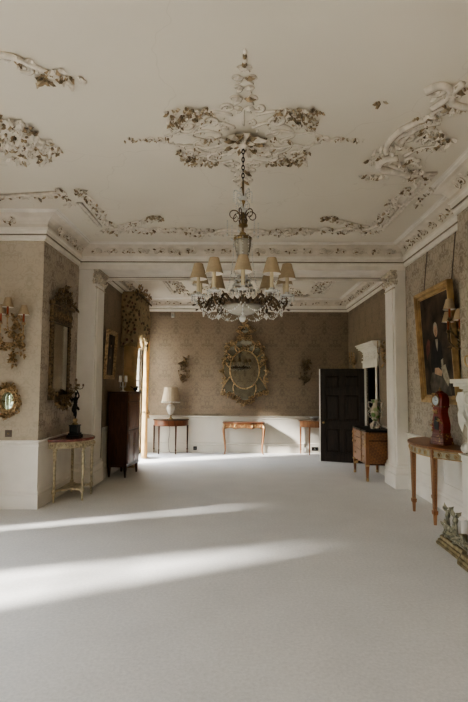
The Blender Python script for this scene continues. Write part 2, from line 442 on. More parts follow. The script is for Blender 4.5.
# window wall on the left, two tall windows
W1, W2, W0 = (2.45, 3.70), (4.84, 5.16), (-2.0, -.4)
wl = MB(); ys = [YB, *W0, *W1, *W2, 6.447]
for a, b in zip(ys[::2], ys[1::2]): wl.box(XW-.14, a, 0, XW, b, ZC)
for (a, b) in (W0, W1, W2): wl.box(XW-.14, a, 3.05, XW, b, ZC); wl.box(XW-.14, a, 0, XW, b, .08)
struct('wall_windows_left', wl, 'paper_lit')
def make_window(name, axis, const, a, b, z0, z1, rows=4, cols=2, T=None):
    fr = MB(); gl = MB()
    def bx(mb, u0, v0, u1, v1, d0, d1):
        if axis == 'x': mb.box(const+d0, u0, v0, const+d1, u1, v1)
        else: mb.box(u0, const+d0, v0, u1, const+d1, v1)
    for (u0, v0, u1, v1) in ((a, z0, a+.05, z1), (b-.05, z0, b, z1), (a, z0, b, z0+.06), (a, z1-.06, b, z1), (a, (z0+z1)/2-.03, b, (z0+z1)/2+.03)):
        bx(fr, u0, v0, u1, v1, -.05, .0)
    for i in range(1, cols): u = a+(b-a)*i/cols; bx(fr, u-.012, z0, u+.012, z1, -.04, -.01)
    for i in range(1, rows): v = z0+(z1-z0)*i/rows; bx(fr, a, v-.012, b, v+.012, -.04, -.01)
    bx(gl, a, z0, b, z1, -.027, -.023)
    o = struct(name, fr, 'white'); g = gl.build('pane', 'pane', o); return o
make_window('window_1', 'x', XW-.06, *W1, .08, 3.05)
make_window('window_2', 'x', XW-.06, *W2, .08, 3.05)
make_window('window_5', 'x', XW-.06, *W0, .08, 3.05)
# made-up outside fin and unseen drawn-back drapery, shaped to narrow the sunbeams
struct('sun_blocker_fin', MB().box(FL-2.6, 10.74, .05, FL-.14, 10.80, 5.5), 'white')
dr = MB()
TX = Matrix.Rotation(H2_, 4, 'Z')
for pts_ in ([(2.45, .08), (2.62, .08), (2.66, 1.1), (2.95, 2.2), (3.07, 2.66), (3.07, 3.05), (2.45, 3.05)], [(3.70, .08), (3.54, .08), (3.50, 1.1), (3.19, 2.2), (3.07, 2.66), (3.07, 3.05), (3.70, 3.05)]):
    n = len(pts_); dr.add([(XW-.02, y, z) for y, z in pts_]+[(XW+.01, y, z) for y, z in pts_], [tuple(range(n)), tuple(range(2*n-1, n-1, -1))]+[(i, i+n, (i+1) % n+n, (i+1) % n) for i in range(n)])
for pts_ in ([(4.84, .08), (4.85, .08), (4.88, 1.2), (4.91, 2.3), (4.91, 3.05), (4.84, 3.05)], [(5.16, .08), (5.14, .08), (5.10, 1.2), (5.04, 2.0), (4.95, 2.35), (4.90, 3.05), (5.16, 3.05)]):
    n = len(pts_); dr.add([(XW-.02, y, z) for y, z in pts_]+[(XW+.01, y, z) for y, z in pts_], [tuple(range(n)), tuple(range(2*n-1, n-1, -1))]+[(i, i+n, (i+1) % n+n, (i+1) % n) for i in range(n)])
struct('unseen_window_drapery', dr, 'p_grey')

# partition : piers, pilasters, beam
def pier(side):
    s = -1 if side == 'left' else 1
    xo = XL if s < 0 else XR                       # outer end
    xe = -2.34 if s < 0 else 2.515                 # opening edge (jamb)
    mb = MB()
    def bx(x0, y0, z0, x1, y1, z1): mb.box(min(x0, x1), y0, z0, max(x0, x1), y1, z1)
    bx(xo, YP, 0, xe, YQ, 3.6)
    bx(xe+s*.05, YP-.012, .36, xe, YP, 3.36)
    bx(xe, YP+.07, .36, xe-s*.014, YQ-.07, 3.36)
    o = struct('wall_pier_'+side, mb, 'white', .004)
    # base mouldings
    b = MB()
    path = [(xo, YP), (xe, YP), (xe, YQ+.02)]
    if s > 0: path = path[::-1]
    prof = [(0, 0), (.05, 0), (.05, .21), (.035, .225), (.035, .27), (.045, .285), (.04, .31), (.02, .33), (.022, .35), (.008, .37), (0, .38)]
    b.sweep(path, prof); struct('baseboard_pier_'+side, b, 'white')
    # capital : ionic volutes with a leaf collar
    c = MB()
    bx2 = lambda x0, y0, z0, x1, y1, z1, m=0: c.box(min(x0, x1), y0, z0, max(x0, x1), y1, z1, m)
    bx2(xe+s*.035, YP-.045, 3.465, xe-s*.07, YQ+.03, 3.488); bx2(xe+s*.03, YP-.035, 3.445, xe-s*.055, YQ+.02, 3.465)
    for (y, sy) in ((YP-.035, -1), (YP+.10, -1), (YQ-.1, 1)):
        vx = xe-s*.02
        c.tube(arc((vx, y, 3.385), .058, 90, 90-s*600, 28, shrink=.1), taper(.017, .007, 29), 7, 0)
        c.tube([(vx, y-.03, 3.385), (vx, y+.03, 3.385)], .03, 10)
    for k in range(5):
        y = YP-.03+.12*k
        c.leaf((xe-s*.0, y, 3.25), (-s*.25, 0, 1), (-s, -.3, .2), .10, .07, .5)
    for k in range(2): c.leaf((xe+s*.03-s*.03*k, YP-.014, 3.25), (0, -.25, 1), (0, -1, 0), .09, .045, .5)
    c.tube([(xe-s*.006, YP-.02, 3.205), (xe-s*.006, YQ, 3.205)], .014, 6)
    c.tube([(xe-s*.03, YP-.03, 3.44), (xe-s*.03, YQ, 3.44)], .02, 6)
    struct('trim_capital_'+side, c, 'capital')
pier('left'); pier('right')
bm_ = MB().box(XL-.1, YP, 3.50, XR+.1, YQ, ZC+.1)
for (z0, z1, d) in ((3.485, 3.545, .028), (3.54, 3.60, .016)): bm_.box(XL+.005, YP-d, z0, XR-.005, YQ+d, z1)
struct('wall_beam', bm_, 'whitec')

# far room walls
WF = (10.02, 11.72)
struct('wall_far', MB().box(FL-.3, YF, 0, FR+.3, YF+.15, ZF), 'paper_dim')
struct('wall_far_left', MB().box(FL-.14, YQ, 0, FL, WF[0], ZF).box(FL-.14, WF[1], 0, FL, YF, ZF).box(FL-.14, *[WF[0], 2.80], FL, WF[1], ZF).box(FL-.14, WF[0], 0, FL, WF[1], .08), 'paper_dim')
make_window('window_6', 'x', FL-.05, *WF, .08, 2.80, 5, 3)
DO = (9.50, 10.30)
struct('wall_far_right', MB().box(FR, YQ, 0, FR+.14, DO[0], ZF).box(FR, DO[1], 0, FR+.14, YF, ZF).box(FR, DO[0], 1.99, FR+.14, DO[1], ZF), 'paper_dim')
struct('wall_passage', MB().box(FR+.9, 9.0, 0, FR+.95, 11.2, 2.4).box(FR+.14, 8.95, 0, FR+.95, 9.0, 2.4).box(FR+.14, 11.2, 0, FR+.95, 11.25, 2.4).box(FR+.14, 8.95, 2.4, FR+.95, 11.25, 2.45).box(FR+.035, DO[1]-.006, 0, FR+.15, DO[1], 1.99).box(FR+.035, DO[0], 0, FR+.15, DO[0]+.006, 1.99), 'passage')  # last two boxes: thin dark jamb linings painting in the doorway's shade

# cornices
CORN = [(0, 3.535), (.022, 3.535), (.026, 3.565), (.04, 3.58), (.04, 3.60), (.030, 3.603), (.030, 3.609), (.05, 3.617), (.052, 3.665), (.07, 3.675), (.074, 3.70),
        (.055, 3.705), (.062, 3.745), (.085, 3.785), (.125, 3.82), (.175, 3.842), (.215, 3.85), (.22, 3.862), (.245, 3.866), (.25, 3.876), (.275, 3.88), (.275, 3.885)]
cm_ = [0, 0, 0, 0, 2, 2, 2, 0, 0, 0, 1, 1, 1, 1, 1, 1, 0, 0, 0, 0, 0]
main_path = [(XW, 6.447), (XL, 6.447), (XL, YP), (XR, YP), (XR, BY1), (BX, BY1), (BX, BY0), (XR, BY0), (XR, YB), (XW, YB)]
struct('trim_cornice', MB().sweep(main_path, CORN, True, mats=cm_), ['whitec', 'cove', 'dark'])
CF = [(o*.95, ZF-(3.885-z)*.86) for o, z in CORN]
far_path = [(FL, YQ), (FL, YF), (FR, YF), (FR, YQ)]
struct('trim_cornice_far', MB().sweep(far_path, CF, True, mats=cm_), ['whitec', 'cove', 'dark'])

# scrolling relief in the coves
def cove_relief(path, closed, z0, off, step, size, seed):
    rr = random.Random(seed); mb = MB(); k = len(path)
    for i in range(k if closed else k-1):
        a, b = V((*path[i], 0)), V((*path[(i+1) % k], 0)); d = (b-a); L = d.length; d.normalize()
        n = V((d.y, -d.x, 0)); up = (n*.75+V((0, 0, .66))).normalized(); fn = (n*.66-V((0, 0, .75))).normalized()
        t = .3
        while t < L-.2:
            base = a+d*t+n*off+V((0, 0, z0))+fn*.012
            sg = rr.choice((-1, 1)); s_ = size*rr.uniform(.85, 1.15)
            c1 = base+d*sg*s_*.5; c2 = base-d*sg*s_*.5
            A1 = arc(c1, s_*.52, 200 if sg > 0 else -20, 200-430 if sg > 0 else -20+430, 18, d, up, .2); A2 = arc(c2, s_*.42, 20 if sg > 0 else 160, 20-400 if sg > 0 else 160+400, 16, d, up, .2)
            for A, r_ in ((A1, .014), (A2, .012)):
                mb.tube(A, taper(r_, r_*.5, len(A)), 5); mb.tube([p-up*r_*.9-fn*.003 for p in A], taper(r_*.6, r_*.35, len(A)), 5, 2)  # second tube is a darker painted shade line below each scroll
            for q in range(6):
                an = rr.uniform(0, 2*PI); p = base+d*rr.uniform(-1, 1)*s_*1.0+up*rr.uniform(-.6, .6)*s_*.6
                mb.leaf(p, d*math.cos(an)+up*math.sin(an), fn, rr.uniform(.04, .07), .035, .35, 0 if rr.random() < .62 else 1)
            t += step*rr.uniform(.68, .85)
    return mb
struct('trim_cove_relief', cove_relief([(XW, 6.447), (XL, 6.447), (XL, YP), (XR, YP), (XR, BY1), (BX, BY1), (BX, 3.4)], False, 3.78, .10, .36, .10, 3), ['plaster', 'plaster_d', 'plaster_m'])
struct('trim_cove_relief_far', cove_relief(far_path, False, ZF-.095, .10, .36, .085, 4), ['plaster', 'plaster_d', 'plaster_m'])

# dados and baseboards
DADO = [(0, .18), (.014, .18), (.014, D-.085), (.022, D-.075), (.022, D-.055), (.014, D-.045), (.014, D-.03), (.034, D-.018), (.042, D-.006), (.042, D), (0, D)]
BASE = [(0, 0), (.034, 0), (.034, .165), (.024, .185), (.03, .2), (.03, .215), (.018, .235), (.014, .25), (0, .25)]
def dado(suffix, paths):
    d, b = MB(), MB()
    for p in paths: d.sweep(p, DADO); b.sweep(p, BASE)
    wm = 'white_shaded' if suffix == 'far' else 'white'
    struct('trim_dado_'+suffix, d, wm); struct('baseboard_'+suffix, b, wm)
dado('left', [[(XW, 6.447), (XL, 6.447), (XL, YP)]])
dado('right', [[(XR, YP), (XR, BY1), (BX, BY1), (BX, 5.30)], [(XR, BY0), (XR, YB)]])
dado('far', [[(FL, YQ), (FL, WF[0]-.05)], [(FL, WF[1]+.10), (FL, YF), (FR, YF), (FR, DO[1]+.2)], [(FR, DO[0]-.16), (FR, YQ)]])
dado('back', [[(XR, YB), (XW, YB), (XW, W0[0]-.02)], [(XW, W0[1]+.02), (XW, W1[0]-.02)], [(XW, W1[1]+.02), (XW, W2[0]-.02)], [(XW, W2[1]+.02), (XW, 6.447)]])
pm = MB()
def panel(y0, y1, z0, z1, x):
    for (a, b, c, d_) in ((y0, z0, y1, z0+.02), (y0, z1-.02, y1, z1), (y0, z0, y0+.02, z1), (y1-.02, z0, y1, z1)): pm.box(x-.012, a, b, x, c, d_)
for (y0, y1) in ((6.72, 7.72), (5.62, 6.52)): panel(y0, y1, .34, .74, XR-.012)
struct('trim_panel_right', pm, 'white', .003)
# door surround, far right
ds = MB()
T0 = FR-.03
ds.box(FR-.04, DO[0]-.15, 0, FR+.02, DO[0], 1.99).box(FR-.055, DO[0]-.15, 0, FR, DO[0]-.11, 2.0)
ds.box(FR-.04, DO[1], 0, FR+.02, DO[1]+.15, 1.99)
ds.box(FR-.04, DO[0]-.15, 1.99, FR+.02, DO[1]+.15, 2.13).box(FR-.06, DO[0]-.16, 2.10, FR, DO[1]+.16, 2.14)
ds.box(FR-.03, DO[0]-.13, 2.13, FR, DO[1]+.13, 2.33)
for i, (p, z0, z1) in enumerate(((.05, 2.32, 2.345), (.07, 2.345, 2.37), (.115, 2.37, 2.41), (.14, 2.41, 2.45), (.165, 2.45, 2.475))):
    ds.box(FR-p, DO[0]-.12-p, z0, FR, DO[1]+.12+p, z1)
rr = random.Random(5)
for k in range(7):
    y = DO[0]-.05+k*.145
    ds.tube(arc((FR-.035, y, 2.23), .06, 0, 430*(1 if k % 2 else -1), 18, (0, 1, 0), shrink=.2), .011, 5)
    for q in range(4):
        an = rr.uniform(0, 2*PI); ds.leaf((FR-.034, y+rr.uniform(-.07, .07), 2.23+rr.uniform(-.06, .06)), (0, math.cos(an), math.sin(an)), (-1, 0, 0), .06, .035, .5)
struct('trim_door_surround', ds, 'white', .003)

# ceiling plasterwork -------------------------------------------------------
NZ = V((0, 0, -1))
def c_tube(mb, pts, r0, r1, z=ZC, n=6, mat=0, sm=5):
    P = smoothpath([(p[0], p[1], z-.5*max(r0, r1)) for p in pts], sm); R0 = taper(r0, r1, len(P)); mb.tube(P, R0, n, mat)
    mb.tube([p+V((q*.5, q*.75, -q*.2)) for p, q in zip(P, R0)], [q*.55 for q in R0], 5, 2)  # brown offset tube: old gilding tone and a painted shade line
def c_spiral(mb, x, y, r, a0, turn, w, z=ZC, mat=0, end=.15):
    P = arc((x, y, z-.5*w), r, a0, a0+turn, max(10, int(abs(turn)/20)), (1, 0, 0), (0, 1, 0), end); R0 = taper(w, w*.5, len(P)); mb.tube(P, R0, 6, mat)
    mb.tube([p+V((q*.5, q*.75, -q*.2)) for p, q in zip(P, R0)], [q*.55 for q in R0], 5, 2)  # same brown tone and painted shade line along the spiral
def c_leaves(mb, rr, x, y, rx, ry, n, l0, l1, pd=.6, z=ZC, ang=None):
    l0 *= .72; l1 *= .72
    for i in range(int(n*1.35)):
        a = rr.uniform(0, 2*PI); q = math.sqrt(rr.random())
        px, py = x+rx*q*math.cos(a), y+ry*q*math.sin(a); d = rr.uniform(0, 2*PI) if ang is None else ang+rr.uniform(-.9, .9)
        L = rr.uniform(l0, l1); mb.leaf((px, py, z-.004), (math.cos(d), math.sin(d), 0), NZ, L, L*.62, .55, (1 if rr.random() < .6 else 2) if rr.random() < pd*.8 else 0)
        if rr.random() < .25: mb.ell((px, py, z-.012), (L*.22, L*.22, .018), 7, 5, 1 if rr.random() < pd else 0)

rc = random.Random(11)
cx, cy = .03, 4.38
rose = MB()
for k in range(14):                                  # acanthus leaves radiating from the boss
    a = 2*PI*k/14; d = V((math.cos(a), math.sin(a), 0)); L = .20 if k % 2 else .15
    rose.leaf(V((cx, cy, ZC-.012))+d*.05, d, NZ, L, .085, .45, 0 if k % 2 else 1)
    rose.leaf(V((cx, cy, ZC-.03))+d*.02, d, NZ, L*.5, .06, .5, 1 if k % 3 == 0 else 0)
    if k % 2: c_spiral(rose, cx+d.x*.30, cy+d.y*.30, .045, math.degrees(a), 420, .012)
rose.lathe([(0, -.10), (.03, -.095), (.05, -.06), (.045, -.04), (.09, -.015), (.10, 0), (0, 0)], 20, (cx, cy, ZC))
for sx in (-1, 1):                                   # strapwork scrolls
    for sy in (-1, 1):
        c_tube(rose, [(cx+sx*.08, cy+sy*.22), (cx+sx*.22, cy+sy*.30), (cx+sx*.40, cy+sy*.22), (cx+sx*.46, cy+sy*.07), (cx+sx*.36, cy-sy*.0)], .015, .009)
        c_tube(rose, [(cx+sx*.10, cy+sy*.42), (cx+sx*.28, cy+sy*.47), (cx+sx*.46, cy+sy*.38), (cx+sx*.58, cy+sy*.16), (cx+sx*.72, cy+sy*.06)], .014, .009)
        c_spiral(rose, cx+sx*.27, cy+sy*.33, .09, 90*sy, -sx*sy*480, .018)
        c_spiral(rose, cx+sx*.52, cy+sy*.26, .075, 0, sx*sy*460, .016)
        c_spiral(rose, cx+sx*.13, cy+sy*.52, .06, 180, sx*sy*440, .014)
        c_tube(rose, [(cx+sx*.20, cy+sy*.10), (cx+sx*.34, cy+sy*.16), (cx+sx*.50, cy+sy*.10), (cx+sx*.62, cy+sy*.14), (cx+sx*.66, cy+sy*.05)], .014, .008)
        c_spiral(rose, cx+sx*.40, cy+sy*.36, .06, 45, sx*sy*430, .014); c_spiral(rose, cx+sx*.60, cy+sy*.14, .05, 200, -sx*sy*430, .012)
        # dark corner bouquets
        c_leaves(rose, rc, cx+sx*.52, cy+sy*.42, .13, .10, 24, .05, .09, 1.0)
        c_leaves(rose, rc, cx+sx*.33, cy+sy*.47, .09, .045, 13, .05, .08, .95)
        c_leaves(rose, rc, cx+sx*.60, cy+sy*.28, .06, .09, 10, .05, .08, .9)
        c_leaves(rose, rc, cx+sx*.34, cy+sy*.26, .24, .16, 20, .035, .06, .3)
    c_spiral(rose, cx+sx*.76, cy, .05, 180 if sx > 0 else 0, 420, .014); c_spiral(rose, cx+sx*.86, cy, .035, 0, -400, .011)
    for k in range(6): c_leaves(rose, rc, cx+sx*(.72+.07*k), cy, .05, .035, 5, .03, .055, .6)
    for k in range(5): c_leaves(rose, rc, cx+sx*(.12+.06*k), cy+.02, .06, .06, 4, .05, .08, .5)
for sy in (-1, 1):                                   # long axial finials
    for k, (o, w) in enumerate(((.50, .10), (.64, .13), (.78, .09), (.90, .11), (1.02, .06))):
        for sx in (-1, 1):
            c_spiral(rose, cx+sx*w*.6, cy+sy*o, w*.5, 90, -sx*sy*400, .010)
            rose.leaf((cx, cy+sy*o, ZC-.006), (sx*.8, sy*.5, 0), NZ, w*.9, w*.4, .5, 1 if k in (1, 3) and sx > 0 else 0)
    c_tube(rose, [(cx, cy+sy*.25), (cx, cy+sy*.5)], .010, .006)
    for k in range(5): rose.ell((cx, cy+sy*(1.02+.045*k), ZC-.012), (.022-.002*k, .025, .018), 7, 5, k % 2)
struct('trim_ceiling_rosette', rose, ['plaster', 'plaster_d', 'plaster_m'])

# side cartouches and corner garlands (the design mirrors about the long axis of the room)
side = MB(); rs = random.Random(21)
def s_leaves(rr, x, y, rx, ry, n, l0, l1, pd=.6): c_leaves(side, rr, x, y, rx, ry, n, l0*1.25, l1*1.3, pd*.55 if pd < .95 else pd)
def strip(mb, x0, y0, x1, y1, z=ZC, h=.03, w=.07):
    d = V((x1-x0, y1-y0, 0)); L = d.length; an = math.atan2(d.y, d.x)
    T = Matrix.Translation((x0, y0, z)) @ Matrix.Rotation(an, 4, 'Z')
    mb.box(0, -w/2, -h*.6, L, w/2, .001, 0, T); mb.box(0, -w/2, -h, L, -w/4, .001, 0, T); mb.box(0, w/4, -h, L, w/2, .001, 0, T)
for s in (1, -1):
    X = lambda x: (x if s > 0 else -x+.06)
    # straight panel border
    strip(side, X(2.06), 5.10 if s > 0 else 5.95, X(2.06), 6.85)
    if s > 0: strip(side, X(1.80), 5.13, X(2.10), 5.10)
    strip(side, X(1.85), 7.22, X(.95), 7.22) if False else None
    strip(side, X(.62), 7.12, X(-.62) if s > 0 else X(.0), 7.12) if s > 0 else None
    if s > 0:
        # bold scrolled cartouche
        c_tube(side, [(1.80, 5.10), (1.66, 5.02), (1.50, 4.98), (1.42, 4.88), (1.44, 4.74), (1.56, 4.72)], .048, .034)
        c_tube(side, [(1.76, 5.02), (1.62, 4.94), (1.52, 4.86), (1.53, 4.78)], .028, .02)
        c_tube(side, [(1.42, 4.62), (1.38, 4.42), (1.42, 4.2), (1.52, 4.06), (1.62, 3.97)], .032, .026)
        c_tube(side, [(1.50, 4.42), (1.52, 4.25), (1.60, 4.13), (1.72, 4.08)], .028, .018)
        c_spiral(side, 1.52, 4.34, .10, 90, 520, .028); c_spiral(side, 1.68, 4.38, .09, 0, -500, .024)
        c_spiral(side, 1.72, 4.78, .08, 0, 500, .02); c_spiral(side, 1.46, 4.66, .07, 180, -420, .02)
        c_tube(side, [(1.42, 3.62), (1.50, 3.55), (1.60, 3.60), (1.62, 3.72), (1.56, 3.86)], .034, .024)
        c_spiral(side, 1.50, 3.62, .07, 0, 470, .022); c_spiral(side, 1.66, 3.92, .075, 90, 470, .024)
        c_tube(side, [(1.66, 3.52), (1.64, 3.64), (1.70, 3.78), (1.85, 3.84), (2.1, 3.82)], .03, .03)
        c_tube(side, [(1.62, 4.7), (1.70, 4.56), (1.84, 4.50)], .02, .01)
        for (x, y, rx, ry, n, pd) in ((1.60, 4.08, .12, .12, 26, .8), (1.40, 4.56, .10, .10, 20, .6), (1.76, 4.3, .14, .10, 26, .6), (1.44, 5.16, .14, .06, 18, .6),
                                  (1.9, 4.42, .10, .06, 14, .6), (1.72, 4.86, .10, .12, 22, .7), (1.86, 5.04, .10, .05, 14, .9), (1.92, 5.18, .14, .06, 14, .7),
                                  (1.74, 3.86, .12, .08, 22, .9), (1.62, 3.62, .10, .10, 12, .5), (1.36, 4.78, .06, .10, 14, .5), (2.0, 5.3, .08, .08, 12, .6)):
            s_leaves(rs, x, y, rx, ry, n, .04, .085, pd)
        for k in range(6): s_leaves(rs, 1.60+.06*k, 4.55, .04, .03, 4, .03, .05, .6)
        s_leaves(rs, 1.14, 3.79, .03, .008, 3, .045, .07, 1)
    else:
        c_tube(side, [(-1.72, 3.20), (-1.58, 3.22), (-1.48, 3.32), (-1.32, 3.45)], .03, .012)
        c_spiral(side, -1.56, 3.36, .06, 0, 400, .016)
        for (x, y, rx, ry, n, pd) in ((-1.35, 3.42, .12, .06, 16, .8), (-1.55, 3.26, .1, .05, 10, .5), (-1.48, 3.5, .05, .03, 8, 1), (-1.25, 3.5, .1, .05, 8, .6)):
            s_leaves(rs, x, y, rx, ry, n, .04, .08, pd)
        for k in range(9):
            c_spiral(side, -2.25+.1*(k % 4)+rs.uniform(-.05, .05), 4.0+.11*k, .05, rs.uniform(0, 360), 420, .013)
        for (x, y, rx, ry, n, pd) in ((-2.05, 4.40, .30, .32, 70, .7), (-1.88, 4.55, .16, .14, 22, .7), (-2.3, 4.5, .25, .35, 40, .85), (-1.98, 4.1, .12, .14, 16, .6), (-2.1, 4.75, .2, .12, 18, .6)):
            s_leaves(rs, x, y, rx, ry, n, .045, .095, pd)
    # garlands beside the border, at the corners and along the far side
    for k in range(9): s_leaves(rs, X(1.92+.03*math.sin(k*2)), 5.55+.14*k, .08, .08, 6, .045, .08, .65)
    for k in range(4): s_leaves(rs, X(2.2), 5.5+.16*k, .05, .06, 4, .04, .07, .7)
    c_tube(side, [(X(1.95), 6.75), (X(1.8), 6.95), (X(1.55), 6.90), (X(1.3), 7.05), (X(.95), 7.0), (X(.6), 7.12)], .028, .016)
    for k in range(5): c_spiral(side, X(1.8-.27*k), 6.98+.05*(k % 2), .085, 90*k, 450*(-1)**k, .02)
    for k in range(14): s_leaves(rs, X(2.0-.115*k), 7.02+.09*math.sin(k*1.7), .09, .07, 6, .05, .085, .6)
    for k in range(7): s_leaves(rs, X(1.20+.09*k), 6.48+.065*k+.03*math.sin(k), .06, .04, 6, .04, .075, .7)
    s_leaves(rs, X(1.22), 6.48, .11, .06, 16, .06, .10, 1)
    c_tube(side, [(X(1.15), 6.48), (X(1.4), 6.6), (X(1.65), 6.75), (X(1.85), 6.85)], .018, .012)
    for k in range(9): s_leaves(rs, X(.08+.1*k), 7.2+.05*math.sin(k*1.3), .07, .05, 5, .04, .07, .5)
    c_tube(side, [(X(.05), 7.05), (X(.3), 7.0), (X(.5), 7.14), (X(.8), 7.2)], .03, .014)
# band of relief on the window-bay ceiling at the left
for k in range(10): s_leaves(rs, -3.6+.16*k+rs.uniform(-.03, .03), 5.74+rs.uniform(-.03, .05), .08, .04, 5, .04, .075, .65)
strip(side, -3.8, 5.85, -2.06, 5.62)
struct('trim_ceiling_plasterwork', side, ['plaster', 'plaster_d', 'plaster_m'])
# far room ceiling relief
far = MB(); rf = random.Random(31)
for s in (1, -1):
    X = lambda x: (.2+x*s)
    strip(far, X(1.72), 8.6, X(1.72), 11.1, ZF); strip(far, X(1.4), 11.35, X(.4), 11.35, ZF)
    for k in range(6): c_spiral(far, X(1.5-.05*(k % 2)), 8.7+.42*k, .12, 90*k, 430*(-1)**k, .02, ZF)
    for k in range(16): c_leaves(far, rf, X(1.5+.08*math.sin(k)), 8.55+.16*k, .1, .08, 6, .05, .09, .6, ZF)
    for k in range(10): c_leaves(far, rf, X(1.35-.14*k), 11.15+.07*math.sin(k*1.4), .1, .08, 6, .05, .09, .55, ZF)
    for k in range(4): c_spiral(far, X(1.1-.3*k), 11.15, .11, 90*k, 420*(-1)**k, .02, ZF)
    for k in range(12): c_leaves(far, rf, X(.3+.08*k), 9.2+.16*k, .12, .1, 5, .05, .09, .5, ZF)
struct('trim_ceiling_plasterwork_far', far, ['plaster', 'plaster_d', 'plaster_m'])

# ------------------------------------------------------------------ things
H2 = PI/2
def shade_mb(r0=.068, r1=.034, h=.125, n=20):
    mb = MB(); mb.lathe([(r0, 0), (r1, h)], n, mat=0); mb.lathe([(r0-.0015, .0005), (r1-.0015, h-.0005)], n, mat=1)
    # open both ends: drop the caps
    keep = [i for i, f in enumerate(mb.f) if len(f) == 4]
    mb.f = [mb.f[i] for i in keep]; mb.m = [mb.m[i] for i in keep]; mb.s = [mb.s[i] for i in keep]
    return mb
def catenary(a, b, sag, n=12):
    a, b = V(a), V(b); return [a.lerp(b, i/n)-V((0, 0, sag*4*(i/n)*(1-i/n))) for i in range(n+1)]
def strand(mb, pts, r=.007, gap=.0):
    for i, p in enumerate(pts): mb.bead(p, r*(1.25 if i % 3 == 0 else .8), r*(1.5 if i % 3 == 0 else .9))

